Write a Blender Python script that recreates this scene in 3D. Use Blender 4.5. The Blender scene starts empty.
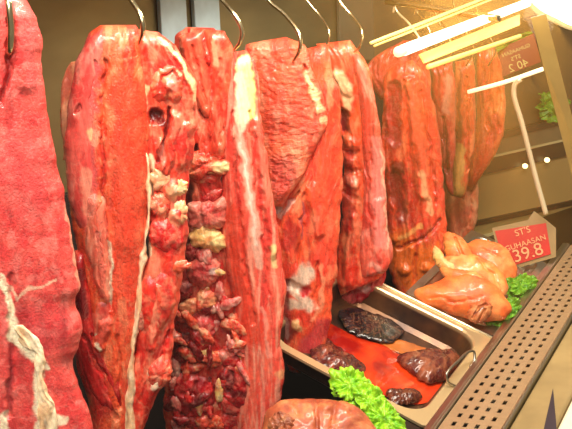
import bpy, math, random
import numpy as np
from mathutils import Matrix, Vector

C = bpy.context.scene.collection
F = 900.0
CAMZ = 1.75
CAM = np.array([0.0, 0.0, CAMZ])

# ------------------------------------------------------------------ camera frame
def camera_axes():
    dx = np.array([(820 - 286) / F, (-100 - 214.5) / F, 1.0])
    lean = 0.15
    down = np.array([lean, 1.0, -(dx[0] * lean + dx[1])])
    X = dx / np.linalg.norm(dx)
    Z = -down / np.linalg.norm(down)
    return np.array([X, np.cross(Z, X), Z])
M = camera_axes()            # rows: world axes (along the case, into the case, up) seen from the camera

def rays(px, py):
    px = np.asarray(px, float); py = np.asarray(py, float)
    d = np.stack([(px - 286) / F, (py - 214.5) / F, np.ones_like(px)], -1)
    return d @ M.T

def on_plane(px, py, P, n):
    d = rays(px, py)
    return CAM + d * (np.dot(P - CAM, n) / (d @ n))[..., None]
def on_y(px, py, y): return on_plane(px, py, np.array([0, y, 0.]), np.array([0, 1., 0]))
def on_x(px, py, x): return on_plane(px, py, np.array([x, 0, 0.]), np.array([1., 0, 0]))
def on_z(px, py, z): return on_plane(px, py, np.array([0, 0, z]), np.array([0, 0, 1.]))

RAIL_Y, RAIL_Z = 0.975, CAMZ + 0.055
LEDGE_Z = CAMZ - 0.90
BED_P = np.array([0, 0.70, CAMZ - 0.93]); BED_N = np.array([0, -0.46, 1.0]); BED_N /= np.linalg.norm(BED_N)
def on_bed(px, py, lift=0.0): return on_plane(px, py, BED_P + BED_N * lift, BED_N)

def lin(c):
    c = np.asarray(c, float) / 255.0
    return np.where(c <= 0.04045, c / 12.92, ((c + 0.055) / 1.055) ** 2.4)
def rgba(c): return tuple(lin(c)) + (1.0,)

# ------------------------------------------------------------------ noise
_rng = np.random.RandomState(7)
_perm = _rng.permutation(256); _perm = np.concatenate([_perm, _perm, _perm])
_g = _rng.normal(size=(256, 3)); _g /= np.linalg.norm(_g, axis=1)[:, None]
def perlin(x, y, z=0.0):
    x, y, z = np.broadcast_arrays(np.asarray(x, float), np.asarray(y, float), np.asarray(z, float))
    xi, yi, zi = [np.floor(a).astype(int) for a in (x, y, z)]
    xf, yf, zf = x - xi, y - yi, z - zi
    u, v, w = [a * a * a * (a * (a * 6 - 15) + 10) for a in (xf, yf, zf)]
    r = 0
    for i in (0, 1):
        for j in (0, 1):
            for k in (0, 1):
                h = _perm[_perm[_perm[(xi + i) & 255] + ((yi + j) & 255)] + ((zi + k) & 255)]
                gr = _g[h]
                d = gr[..., 0] * (xf - i) + gr[..., 1] * (yf - j) + gr[..., 2] * (zf - k)
                r = r + d * (u if i else 1 - u) * (v if j else 1 - v) * (w if k else 1 - w)
    return r * 1.6
def fbm(x, y, z=0.0, o=3):
    r = 0; a = 1.0; f = 1.0
    for _ in range(o):
        r = r + a * perlin(x * f, y * f, z * f + 13.7 * f); a *= 0.5; f *= 2.03
    return r

# ------------------------------------------------------------------ objects
def tag(o, label=None, cat=None, group=None, kind=None):
    if label: o['label'] = label
    if cat: o['category'] = cat
    if group: o['group'] = group
    if kind: o['kind'] = kind
    return o
def empty(name, loc, label, cat, group=None):
    o = bpy.data.objects.new(name, None); C.objects.link(o)
    o.location = tuple(loc); o.empty_display_size = 0.02
    return tag(o, label, cat, group)
def mesh_obj(name, verts, faces, mat, parent=None, smooth=True, cols=None, origin=None):
    verts = np.asarray(verts, float)
    if parent is not None: org = np.array(parent_world(parent))
    elif origin is not None: org = np.asarray(origin, float)
    else: org = verts.mean(0)
    me = bpy.data.meshes.new(name)
    me.from_pydata((verts - org).tolist(), [], faces)
    me.validate()
    if smooth: me.polygons.foreach_set('use_smooth', [True] * len(me.polygons))
    if cols is not None:
        a = me.color_attributes.new('Col', 'FLOAT_COLOR', 'POINT')
        c4 = np.ones((len(verts), 4)); c4[:, :3] = cols
        a.data.foreach_set('color', c4.ravel())
    me.materials.append(mat); me.update()
    o = bpy.data.objects.new(name, me); C.objects.link(o)
    if parent is not None: o.parent = parent
    else: o.location = tuple(org)
    return o
def parent_world(p):
    v = Vector((0, 0, 0))
    while p is not None:
        v = v + p.location; p = p.parent
    return v
def box(name, lo, hi, mat, parent=None, bev=0.0):
    lo = np.minimum(lo, hi); hi_ = np.maximum(lo, hi)
    v = [(x, y, z) for x in (lo[0], hi_[0]) for y in (lo[1], hi_[1]) for z in (lo[2], hi_[2])]
    f = [(0, 1, 3, 2), (4, 6, 7, 5), (0, 4, 5, 1), (2, 3, 7, 6), (0, 2, 6, 4), (1, 5, 7, 3)]
    o = mesh_obj(name, v, f, mat, parent, smooth=False)
    if bev:
        b = o.modifiers.new('bev', 'BEVEL'); b.width = bev; b.segments = 3
    return o
def slab(name, quad, nrm, th, mat, parent=None, bev=0.0):
    q = np.asarray(quad, float); n = np.asarray(nrm, float); n = n / np.linalg.norm(n)
    k = len(q)
    v = np.concatenate([q, q - n * th])
    f = [tuple(range(k)), tuple(range(2 * k - 1, k - 1, -1))] + [(i, i + k, (i + 1) % k + k, (i + 1) % k) for i in range(k)]
    o = mesh_obj(name, v, f, mat, parent, smooth=False)
    if bev:
        b = o.modifiers.new('bev', 'BEVEL'); b.width = bev; b.segments = 2
    return o
def crom(P, n):
    P = np.asarray(P, float)
    if len(P) < 3:
        t = np.linspace(0, 1, n)[:, None]; return P[0] * (1 - t) + P[-1] * t
    d = np.linalg.norm(np.diff(P, axis=0), axis=1); T = np.concatenate([[0], np.cumsum(np.maximum(d, 1e-6))])
    return crom_t(T, P, np.linspace(0, T[-1], n))
def crom_t(T, P, q):
    m = np.zeros_like(P)
    m[1:-1] = (P[2:] - P[:-2]) / (T[2:] - T[:-2])[:, None]
    m[0] = (P[1] - P[0]) / (T[1] - T[0]); m[-1] = (P[-1] - P[-2]) / (T[-1] - T[-2])
    i = np.clip(np.searchsorted(T, q, side='right') - 1, 0, len(T) - 2)
    h = (T[i + 1] - T[i])[:, None]; s = ((q - T[i])[:, None]) / h
    return ((2 * s**3 - 3 * s**2 + 1) * P[i] + (s**3 - 2 * s**2 + s) * h * m[i]
            + (-2 * s**3 + 3 * s**2) * P[i + 1] + (s**3 - s**2) * h * m[i + 1])
def closed(outline, na):
    o = np.asarray(outline, float); k = len(o)
    e = np.concatenate([o[-2:], o, o[:3]])
    d = np.linalg.norm(np.diff(e, axis=0), axis=1); T = np.concatenate([[0], np.cumsum(d)])
    return crom_t(T, e, np.linspace(T[2], T[2 + k], na + 1)[:-1])
def tube(name, pts, r, mat, parent=None, n=48, k=10, smoothpath=True, taper_end=0.0):
    P = crom(pts, n) if smoothpath else np.asarray(pts, float)
    n = len(P); V = []
    tg = np.gradient(P, axis=0); tg /= np.linalg.norm(tg, axis=1)[:, None]
    u = np.cross(tg[0], [0.3, 0.5, 0.8]); u /= np.linalg.norm(u)
    for i in range(n):
        u = u - tg[i] * np.dot(u, tg[i]); u /= np.linalg.norm(u); w = np.cross(tg[i], u)
        rr = r
        if taper_end and i > n * 0.85: rr = r * (1 - taper_end * (i - n * 0.85) / (n * 0.15))
        for j in range(k):
            a = 2 * math.pi * j / k; V.append(P[i] + rr * (math.cos(a) * u + math.sin(a) * w))
    f = [(i * k + j, i * k + (j + 1) % k, (i + 1) * k + (j + 1) % k, (i + 1) * k + j) for i in range(n - 1) for j in range(k)]
    f.append(tuple(range(k - 1, -1, -1))); f.append(tuple((n - 1) * k + j for j in range(k)))
    return mesh_obj(name, V, f, mat, parent)

# ------------------------------------------------------------------ materials
def new_mat(name):
    m = bpy.data.materials.new(name); m.use_nodes = True
    nt = m.node_tree
    return m, nt, nt.nodes, nt.links, nt.nodes['Principled BSDF']
def nd(ns, t, **kw):
    n = ns.new(t)
    for k, v in kw.items():
        if hasattr(n, k) and k not in n.inputs: setattr(n, k, v)
        else: n.inputs[k].default_value = v
    return n
def mixc(nt, a, b, fac, blend='MIX'):
    m = nt.nodes.new('ShaderNodeMix'); m.data_type = 'RGBA'; m.blend_type = blend
    for sock, val in ((m.inputs[6], a), (m.inputs[7], b), (m.inputs[0], fac)):
        if hasattr(val, 'links'): nt.links.new(val, sock)
        elif isinstance(val, (int, float)): sock.default_value = val
        else: sock.default_value = val
    return m.outputs[2]
def ramp(nt, src, stops):
    r = nt.nodes.new('ShaderNodeValToRGB'); e = r.color_ramp.elements
    while len(e) > 1: e.remove(e[-1])
    for i, (p, c) in enumerate(stops):
        x = e[0] if i == 0 else e.new(p)
        x.position = p; x.color = (c, c, c, 1) if isinstance(c, (int, float)) else c
    nt.links.new(src, r.inputs[0]); return r.outputs[0]
def meat_mat(name, fibre=(90, 90, 18), bump=0.5, rough=0.32, vein=0.25, dist=0.004, grain=140, veinc=(250, 190, 160), spec=0.5, rot=0.0):
    m, nt, ns, L, bs = new_mat(name)
    at = nd(ns, 'ShaderNodeAttribute'); at.attribute_name = 'Col'
    tc = ns.new('ShaderNodeTexCoord')
    mp = nd(ns, 'ShaderNodeMapping'); mp.inputs['Scale'].default_value = fibre; mp.inputs['Rotation'].default_value = (rot, rot, 0)
    L.new(tc.outputs['Object'], mp.inputs['Vector'])
    n1 = nd(ns, 'ShaderNodeTexNoise', Scale=1.0, Detail=5.0, Roughness=0.62, Distortion=0.6); L.new(mp.outputs[0], n1.inputs['Vector'])
    n2 = nd(ns, 'ShaderNodeTexNoise', Scale=float(grain), Detail=4.0, Roughness=0.6); L.new(tc.outputs['Object'], n2.inputs['Vector'])
    n3 = nd(ns, 'ShaderNodeTexNoise', Scale=22.0, Detail=6.0, Roughness=0.65, Distortion=1.5); L.new(tc.outputs['Object'], n3.inputs['Vector'])
    tone = ramp(nt, n1.outputs[0], [(0.25, 0.72), (0.5, 1.0), (0.75, 1.3)])
    c1 = mixc(nt, at.outputs['Color'], tone, 0.85, 'MULTIPLY')
    g2 = ramp(nt, n2.outputs[0], [(0.3, 0.75), (0.7, 1.2)])
    c2 = mixc(nt, c1, g2, 0.7, 'MULTIPLY')
    vn = ramp(nt, n3.outputs[0], [(0.47, 0.0), (0.5, vein * 0.6), (0.53, 0.0)])
    c3 = mixc(nt, c2, rgba(veinc), vn)
    L.new(c3, bs.inputs['Base Color'])
    add = nd(ns, 'ShaderNodeMath', operation='MULTIPLY_ADD'); L.new(n2.outputs[0], add.inputs[0]); add.inputs[1].default_value = 0.5
    L.new(n1.outputs[0], add.inputs[2])
    bp = nd(ns, 'ShaderNodeBump', Strength=bump, Distance=dist); L.new(add.outputs[0], bp.inputs['Height'])
    L.new(bp.outputs[0], bs.inputs['Normal'])
    rr = ramp(nt, n3.outputs[0], [(0.3, max(rough - 0.1, 0.08)), (0.7, rough + 0.15)]); L.new(rr, bs.inputs['Roughness'])
    bs.inputs['Specular IOR Level'].default_value = spec
    bs.inputs['Subsurface Weight'].default_value = 0.12
    bs.inputs['Subsurface Radius'].default_value = (0.012, 0.003, 0.002)
    bs.inputs['Subsurface Scale'].default_value = 0.5
    bs.inputs['Coat Weight'].default_value = 0.35; bs.inputs['Coat Roughness'].default_value = 0.12
    return m
def plain_mat(name, col, rough=0.5, metal=0.0, var=0.15, scale=8.0, bump=0.0, stretch=(1, 1, 1), spec=0.5, emit=None):
    m, nt, ns, L, bs = new_mat(name)
    tc = ns.new('ShaderNodeTexCoord'); mp = nd(ns, 'ShaderNodeMapping'); mp.inputs['Scale'].default_value = stretch
    L.new(tc.outputs['Object'], mp.inputs[0])
    n = nd(ns, 'ShaderNodeTexNoise', Scale=float(scale), Detail=4.0); L.new(mp.outputs[0], n.inputs['Vector'])
    t = ramp(nt, n.outputs[0], [(0.3, 1 - var), (0.7, 1 + var)])
    L.new(mixc(nt, rgba(col), t, 1.0, 'MULTIPLY'), bs.inputs['Base Color'])
    bs.inputs['Roughness'].default_value = rough; bs.inputs['Metallic'].default_value = metal
    bs.inputs['Specular IOR Level'].default_value = spec
    if bump:
        b = nd(ns, 'ShaderNodeBump', Strength=bump, Distance=0.002); L.new(n.outputs[0], b.inputs['Height']); L.new(b.outputs[0], bs.inputs['Normal'])
    if emit:
        bs.inputs['Emission Color'].default_value = rgba(emit[0]); bs.inputs['Emission Strength'].default_value = emit[1]
    return m

MEAT = meat_mat('raw_meat')
GRAIN = meat_mat('grainy_meat', fibre=(150, 150, 60), bump=0.8, vein=0.12, grain=260)
WRINK = meat_mat('wrinkled_flank', fibre=(40, 40, 230), bump=0.9, vein=0.08, grain=200, dist=0.006)
LOIN = meat_mat('loin_meat', fibre=(70, 70, 30), bump=0.7, vein=0.18, grain=300, rough=0.36, veinc=(235, 140, 140))
SMOOTH = meat_mat('smooth_strip', fibre=(140, 140, 9), bump=0.35, vein=0.1, grain=120, rough=0.26)
BONE = meat_mat('bone_scrap', fibre=(120, 120, 60), bump=0.7, vein=0.3, grain=220, rough=0.22)
SKIN = meat_mat('poultry_skin', fibre=(60, 60, 60), bump=0.3, vein=0.04, grain=420, rough=0.55, veinc=(255, 210, 140))
LIVER = meat_mat('dark_liver', fibre=(50, 50, 50), bump=0.25, vein=0.45, grain=90, rough=0.2, veinc=(190, 120, 80))
STEEL = plain_mat('brushed_steel', (178, 172, 158), rough=0.3, metal=1.0, var=0.12, scale=20, stretch=(1, 30, 1))
HOOKM = plain_mat('hook_steel', (205, 190, 150), rough=0.22, metal=1.0, var=0.15, scale=60)

# ------------------------------------------------------------------ authored shapes
def seg_dist(x, y, pts):
    p = np.asarray(pts, float); best = np.full(x.shape, 1e9); wid = np.zeros_like(x)
    if len(p) == 1:
        return np.hypot(x - p[0, 0], y - p[0, 1]), np.full(x.shape, p[0, 2])
    for a, b in zip(p[:-1], p[1:]):
        d = b[:2] - a[:2]; l2 = max(d @ d, 1e-6)
        t = np.clip(((x - a[0]) * d[0] + (y - a[1]) * d[1]) / l2, 0, 1)
        D = np.hypot(x - a[0] - t * d[0], y - a[1] - t * d[1])
        k = D < best; best = np.where(k, D, best); wid = np.where(k, a[2] + (b[2] - a[2]) * t, wid)
    return best, wid
def sstep(x): x = np.clip(x, 0, 1); return x * x * (3 - 2 * x)
# a feature: ('c', colour, [(x, y, half width)...], strength) tints; ('r', height, [...]) raises or sinks
def features(x, y, h, col, feats, seed, warp=3.0):
    wx = x + warp * fbm(x / 15, y / 15, seed + 1.3, 3); wy = y + warp * fbm(x / 15 + 40, y / 15, seed + 7.3, 3)
    for ft in feats:
        d, w = seg_dist(wx, wy, ft[2])
        if ft[0] == 'r':
            w = np.maximum(w, 1.6)
            h = h + ft[1] * sstep(1.25 - d / w * 0.95)
        else:
            s = ft[3] if len(ft) > 3 else 0.9
            m = s * sstep((1.25 - d / np.maximum(w, .3) + 0.25 * fbm(x / 5, y / 7, seed + 3, 2)) * 1.5)
            col = col * (1 - m[..., None]) + lin(ft[1]) * m[..., None]
    return h, col
def base_colour(x, y, cols, seed, st=(14, 40)):
    a, b, c = [lin(k) for k in cols]
    n = fbm(x / st[0], y / st[1], seed, 4)
    w = sstep(0.5 + 0.9 * n)[..., None]
    col = a * (1 - w) + b * w
    n2 = np.abs(fbm(x / (st[0] * 1.4), y / (st[1] * 0.9), seed + 31, 3))
    k = (0.3 * sstep(1 - n2 / 0.09))[..., None]
    col = col * (1 - k) + c * k
    p = (0.42 * sstep((fbm(x / (st[0] * 0.8), y / (st[1] * 0.8), seed + 61, 3) - 0.12) * 2.2))[..., None]
    return col * (1 - p) + c * p
FACE_OUT = None
def facing(anchor):
    P = on_y(anchor[0], anchor[1], RAIL_Y)
    n = -np.array([P[0], P[1], 0.0]); n /= np.linalg.norm(n)
    return P, n
def loft(name, root, anchor, off, left, right, T, cols, mat, feats=(), seed=0, te=(0.05, 0.05), pw=2.4,
         nz=(2.5, 16, 30), jit=1.2, back=0.5, st=(14, 40), plane=None, warp=3.0, fine=0.0):
    P, n = plane if plane is not None else facing(anchor)
    sc = np.linalg.norm(P - CAM) / F
    Pp = P + n * off * sc
    left = np.asarray(left, float); right = np.asarray(right, float)
    mid = (left + right) / 2
    d = np.linalg.norm(np.diff(mid, axis=0), axis=1); Tt = np.concatenate([[0], np.cumsum(d)])
    wid = np.abs(right - left).max()
    nv = int(np.clip(Tt[-1] * 0.9, 24, 420)); nf = int(np.clip(wid * 1.1, 16, 150)); nb = 12
    q = np.linspace(0, Tt[-1], nv); t = q / Tt[-1]
    Lc = crom_t(Tt, left, q); Rc = crom_t(Tt, right, q)
    Lc[:, 0] += jit * fbm(q / 24, seed * 1.37 + 3.1, 0.5, 3) * 1.5; Rc[:, 0] += jit * fbm(q / 24, seed * 1.37 + 9.7, 0.5, 3) * 1.5
    u = np.linspace(0, 1, nf); s = 0.5 * u + 0.5 * (0.5 - 0.5 * np.cos(np.pi * u))
    x = Lc[:, None, 0] * (1 - s) + Rc[:, None, 0] * s; y = Lc[:, None, 1] * (1 - s) + Rc[:, None, 1] * s
    prof = np.clip(1 - np.abs(2 * s - 1) ** pw, 0, 1) ** 0.5
    e = np.ones(nv)
    if te[0] > 0: k = np.clip(t / te[0], 0, 1); e *= np.sqrt(np.clip(1 - (1 - k) ** 2, 0, 1))
    if te[1] > 0: k = np.clip((1 - t) / te[1], 0, 1); e *= np.sqrt(np.clip(1 - (1 - k) ** 2, 0, 1))
    env = prof[None, :] * e[:, None]
    h = T * env
    xs = x - (Lc[:, None, 0] * .5 + Rc[:, None, 0] * .5)
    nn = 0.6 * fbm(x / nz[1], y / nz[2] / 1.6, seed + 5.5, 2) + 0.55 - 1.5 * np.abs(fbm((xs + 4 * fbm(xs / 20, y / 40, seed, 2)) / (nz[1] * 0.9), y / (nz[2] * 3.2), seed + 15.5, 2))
    h = h + nz[0] * nn * np.minimum(1, env * 2.0)
    if fine: h = h + fine * fbm(x / 3.2, y / 3.2, seed + 8.8, 2) * np.minimum(1, env * 2.0)
    col = base_colour(x, y, cols, seed, st)
    bl = (0.55 * sstep((-0.25 - nn) * 1.3))[..., None]; col = col * (1 - bl) + lin((150, 16, 22)) * bl  # grooves darkened in the colour, as cavity shade and pooled blood
    h0 = h
    h, col = features(x, y, h, col, feats, seed, warp)
    h = h0 + (h - h0) * np.minimum(1, env * 1.8)
    V = on_plane(x, y, Pp, n) + (h * sc)[..., None] * n
    sb = np.linspace(1, 0, nb + 2)[1:-1]
    xb = Lc[:, None, 0] * (1 - sb) + Rc[:, None, 0] * sb; yb = Lc[:, None, 1] * (1 - sb) + Rc[:, None, 1] * sb
    pb = np.clip(1 - np.abs(2 * sb - 1) ** pw, 0, 1) ** 0.5
    hb = -back * T * pb[None, :] * e[:, None] - 0.3
    Vb = on_plane(xb, yb, Pp, n) + (hb * sc)[..., None] * n
    cb = base_colour(xb, yb, cols, seed, st)
    W = nf + nb
    A = np.concatenate([V, Vb], 1).reshape(-1, 3); Cc = np.concatenate([col, cb], 1).reshape(-1, 3)
    i = np.arange(nv - 1)[:, None] * W; j = np.arange(W)[None, :]; j2 = (j + 1) % W
    f = np.stack([i + j, i + W + j, i + W + j2, i + j2], -1).reshape(-1, 4).tolist()
    f.append(list(range(W))); f.append([(nv - 1) * W + k for k in range(W - 1, -1, -1)])
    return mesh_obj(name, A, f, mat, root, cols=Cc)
def pillow(name, root, outline, P, n, T, cols, mat, feats=(), seed=0, nz=(1.5, 12, 12), back=0.6, st=(14, 14), na=120, nr=26,
           pw=2.2, jit=0.8, warp=2.0, centre=None, fine=0.0):
    sc = np.linalg.norm(P - CAM) / F
    c = closed(outline, na)
    ctr = c.mean(0) if centre is None else np.asarray(centre, float)
    a = np.arange(na) / na * 2 * math.pi
    c = c + (jit * fbm(np.cos(a) * 3 + seed, np.sin(a) * 3, seed * 1.7, 3))[:, None] * (c - ctr) / np.linalg.norm(c - ctr, axis=1)[:, None] * 2
    r = np.sin(np.linspace(0, 1, nr) * math.pi / 2)[1:]
    x = ctr[0] + (c[None, :, 0] - ctr[0]) * r[:, None]; y = ctr[1] + (c[None, :, 1] - ctr[1]) * r[:, None]
    env = np.clip(1 - r ** pw, 0, 1) ** 0.5
    def side(sg, TT):
        h = TT * env[:, None] * np.ones(na)[None, :] + nz[0] * fbm(x / nz[1], y / nz[2], seed + 2.2 + sg, 3) * np.minimum(1, env * 2)[:, None]
        if fine: h = h + fine * fbm(x / 2.5, y / 2.5, seed + 4.4, 2) * np.minimum(1, env * 2)[:, None]
        return h
    h = side(0, T); col = base_colour(x, y, cols, seed, st); h0 = h
    h, col = features(x, y, h, col, feats, seed, warp)
    h = h0 + (h - h0) * np.minimum(1, env * 1.8)[:, None]
    V = on_plane(x, y, P, n) + (h * sc)[..., None] * n
    Vb = on_plane(x[:-1], y[:-1], P, n) - (np.maximum(T * back * env[:-1], .2)[:, None] * np.ones(na) * sc)[..., None] * n
    c0 = on_plane(ctr[0], ctr[1], P, n)
    A = np.concatenate([V.reshape(-1, 3), Vb.reshape(-1, 3), [c0 + n * sc * h[0].mean(), c0 - n * sc * T * back]])
    Cc = np.concatenate([col.reshape(-1, 3), col[:-1].reshape(-1, 3), col[0].mean(0)[None], col[0].mean(0)[None]])
    nrr = len(r); f = []
    for i in range(nrr - 1):
        for j in range(na):
            k = (j + 1) % na; f.append((i * na + j, (i + 1) * na + j, (i + 1) * na + k, i * na + k))
    ob = nrr * na
    def bi(i, j): return (nrr - 1) * na + j if i == nrr - 1 else ob + i * na + j
    for i in range(nrr - 1):
        for j in range(na):
            k = (j + 1) % na; f.append((bi(i, j), bi(i, k), bi(i + 1, k), bi(i + 1, j)))
    ct = ob + (nrr - 1) * na
    for j in range(na):
        k = (j + 1) % na; f.append((ct, j, k)); f.append((ct + 1, bi(0, k), bi(0, j)))
    return mesh_obj(name, A, f, mat, root, cols=Cc)
def scrap(name, root, anchor, off, cx, cy, rx, ry, ang, T, cols, mat, seed, irr=0.35):
    P, n = facing(anchor); sc = np.linalg.norm(P - CAM) / F
    a = np.arange(10) / 10 * 2 * math.pi
    rad = np.clip(1 + irr * 0.8 * fbm(np.cos(a) * 0.8 + seed * 3.3, np.sin(a) * 0.8, seed * 1.9, 2), .6, 1.6)
    ux = rx * rad * np.cos(a); uy = ry * rad * np.sin(a); ca, sa = math.cos(ang), math.sin(ang)
    out = np.stack([cx + ux * ca - uy * sa, cy + ux * sa + uy * ca], -1)
    return pillow(name, root, out, P + n * off * sc, n, T, cols, mat, seed=seed, na=44, nr=12, nz=(T * 0.3, 9, 9), st=(9, 9), jit=0.4, fine=0.2)

RED = ((242, 76, 50), (212, 40, 34), (255, 170, 130))
ORG = ((248, 92, 50), (230, 60, 38), (255, 172, 120))
PINK = ((222, 78, 78), (200, 52, 60), (240, 150, 140))
DEEP = ((150, 18, 28), (110, 10, 22), (190, 60, 60))
FATC = (250, 214, 160); CREAM = (255, 236, 200); PALE = (244, 150, 128)
FAT = ((255, 230, 190), (250, 200, 150), (255, 240, 215))

# ------------------------------------------------------------------ hanging rail, hooks
rail = tube('hanging_rail', [(0.3, RAIL_Y, RAIL_Z), (3.25, RAIL_Y, RAIL_Z)], 0.011, STEEL, n=12)
tag(rail, 'long round steel rail along the top carrying the row of meat hooks', 'rail')
XBAR = [on_x(386, 1, 2.42), on_x(500, 19, 2.42)]
xb = tube('cross_rail', XBAR, 0.010, HOOKM, n=8); tag(xb, 'short steel cross rail above the middle of the meat row, holding thin hooks', 'rail')

def hook(pts, offs, anchor, label, r=0.0031, over=True):
    P, n = facing(anchor); sc = np.linalg.norm(P - CAM) / F
    W = [on_plane(p[0], p[1], P + n * o * sc, n) for p, o in zip(pts, offs)]
    if over:
        x = W[0][0]
        W = [np.array([x, RAIL_Y + 0.014, RAIL_Z - 0.012]), np.array([x, RAIL_Y + 0.012, RAIL_Z + 0.010]),
             np.array([x, RAIL_Y, RAIL_Z + 0.0145])] + W
    o = tube('meat_hook', W, r, HOOKM, n=70, taper_end=0.5)
    return tag(o, label, 'hook', 'steel hooks along the rail')

# ------------------------------------------------------------------ 1: loin slab at the frame edge
A1 = (5, 10)
r1 = empty('pork_loin', on_y(5, 0, RAIL_Y), 'smooth pinkish red loin slab with branching white fat seams, hanging first before the dark wall', 'meat', 'slabs of raw meat on hooks')
L1 = [(-8, -14), (-26, 4), (-40, 40), (-52, 90), (-62, 150), (-70, 215), (-74, 258), (-77, 285), (-78, 298), (-80, 322), (-82, 344), (-83, 358), (-85, 384), (-87, 414), (-88, 450)]
R1 = [(19, -12), (33, 10), (41, 36), (43, 84), (54, 145), (67, 212), (75, 258), (80, 285), (75, 298), (82, 322), (80, 344), (73, 358), (79, 384), (90, 414), (98, 450)]
fe1 = [('r', -6, [(9, 20, 3), (9, 70, 3), (2, 100, 4)]), ('r', 3, [(22, 20, 12), (28, 80, 12)]),
       ('c', (235, 105, 100), [(30, 20, 12), (36, 90, 8)], 0.5),
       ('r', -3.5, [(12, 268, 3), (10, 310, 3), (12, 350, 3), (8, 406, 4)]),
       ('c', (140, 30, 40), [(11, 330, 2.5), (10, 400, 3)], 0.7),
       ('c', CREAM, [(2, 268, 3), (8, 290, 4), (11, 306, 4), (16, 330, 7), (32, 345, 8)], 1.0),
       ('c', CREAM, [(16, 330, 7), (40, 350, 5), (46, 360, 3)], 0.95),
       ('c', CREAM, [(38, 352, 4), (38, 385, 5), (44, 408, 9), (46, 440, 12)], 1.0),
       ('c', CREAM, [(44, 408, 9), (62, 412, 4)], 0.9),
       ('c', (240, 190, 160), [(-10, 262, 1.5), (4, 272, 1.5), (18, 292, 1.5), (30, 281, 1.6), (54, 275, 1.2)], 0.85),
       ('c', CREAM, [(4, 405, 4), (2, 440, 7)], 0.9),
       ('c', (244, 170, 140), [(66, 205, 2), (74, 250, 2.5), (80, 290, 2)], 0.85),
       ('c', (236, 90, 90), [(20, 150, 26), (25, 200, 20)], 0.35), ('c', (205, 50, 62), [(45, 320, 25)], 0.4)]
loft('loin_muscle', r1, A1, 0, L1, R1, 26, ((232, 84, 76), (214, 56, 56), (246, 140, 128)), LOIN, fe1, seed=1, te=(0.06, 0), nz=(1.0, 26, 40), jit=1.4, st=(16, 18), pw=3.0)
tg1 = loft('fat_seam', r1, A1, 24.5, [(12, 325), (14, 335), (22, 345), (33, 352), (36, 375), (36, 400), (36, 440)],
           [(22, 324), (31, 332), (44, 347), (46, 358), (44, 380), (54, 402), (58, 440)], 2.0, FAT, MEAT, seed=91, te=(0.1, 0), nz=(1.4, 8, 10), jit=2.6, pw=1.6)
hook([(6, -9), (9, 6), (11, 30), (10, 50), (8, 57)], [20, 29, 31, 29, 20], A1, 'thick curved steel hook sunk into the pinkish red loin slab', r=0.0048)

# ------------------------------------------------------------------ 2: belly slab with flap
A2 = (138, 40)
r2 = empty('pork_belly', on_y(138, 0, RAIL_Y), 'long red belly slab with rolled side flap and round dark pocket, beside the loin slab', 'meat', 'slabs of raw meat on hooks')
L2 = [(101, 25), (90, 34), (78, 62), (70, 100), (66, 150), (71, 215), (79, 270), (84, 330), (80, 365), (88, 402), (93, 445)]
R2 = [(136, 25), (141, 34), (144, 62), (150, 100), (151, 150), (149, 215), (142, 270), (138, 330), (133, 365), (130, 402), (128, 445)]
fe2 = [('c', (224, 92, 92), [(92, 45, 9), (86, 90, 14), (84, 140, 13), (86, 190, 12), (95, 230, 9)], 0.75),
       ('c', (238, 150, 120), [(94, 132, 6), (96, 140, 4)], 0.8), ('c', (244, 150, 120), [(87, 185, 7), (90, 215, 10)], 0.5),
       ('r', -4, [(106, 60, 2), (103, 110, 2), (104, 160, 2), (104, 215, 3), (108, 260, 2.5), (112, 300, 3)]),
       ('c', (170, 20, 26), [(104, 150, 1.5), (105, 215, 2), (110, 270, 1.5)], 0.6),
       ('r', 2.5, [(126, 60, 16), (128, 140, 20), (126, 230, 20)]),
       ('c', (232, 66, 38), [(128, 90, 17), (128, 200, 18), (124, 280, 14)], 0.8),
       ('r', 3.5, [(96, 200, 9), (103, 250, 11), (108, 290, 7)]),
       ('c', (238, 120, 98), [(98, 215, 8), (104, 250, 9), (108, 290, 6)], 0.75),
       ('c', CREAM, [(108, 235, 1.8), (112, 268, 2.0), (112, 300, 1.8)], 0.8),
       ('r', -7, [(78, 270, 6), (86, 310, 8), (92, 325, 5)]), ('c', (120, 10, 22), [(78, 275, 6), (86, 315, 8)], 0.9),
       ('r', 5, [(104, 318, 8), (99, 338, 7)]), ('c', (236, 96, 76), [(104, 315, 8), (101, 330, 7)], 0.7), ('c', CREAM, [(97, 336, 2.5), (101, 342, 2)], 0.9),
       ('c', (196, 26, 30), [(95, 370, 14), (105, 400, 12)], 0.7),
       ('r', -3, [(86, 352, 2), (104, 380, 2), (118, 412, 2)]), ('r', -3, [(92, 345, 2), (112, 375, 2)]),
       ('r', -3, [(118, 330, 2), (120, 400, 2)])]
loft('lean_slab', r2, A2, 0, L2, R2, 20, ORG, GRAIN, fe2, seed=2, te=(0.05, 0), nz=(1.1, 14, 40), jit=1.2, pw=3.2)
loft('back_flap', r2, A2, -12, [(72, 62), (64, 75), (60, 100), (61, 130), (64, 160)], [(80, 60), (84, 75), (86, 100), (86, 130), (86, 160)], 6,
     ((214, 128, 90), (190, 90, 66), (235, 180, 140)), MEAT, seed=21)
fl = [(130, 28), (132, 45), (134, 75), (138, 110), (144, 150), (150, 200), (147, 250), (140, 290), (136, 330), (131, 372), (128, 405), (126, 445)]
fr = [(158, 32), (176, 46), (192, 72), (198, 110), (194, 150), (186, 195), (187, 250), (180, 290), (173, 330), (171, 368), (152, 405), (136, 445)]
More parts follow.
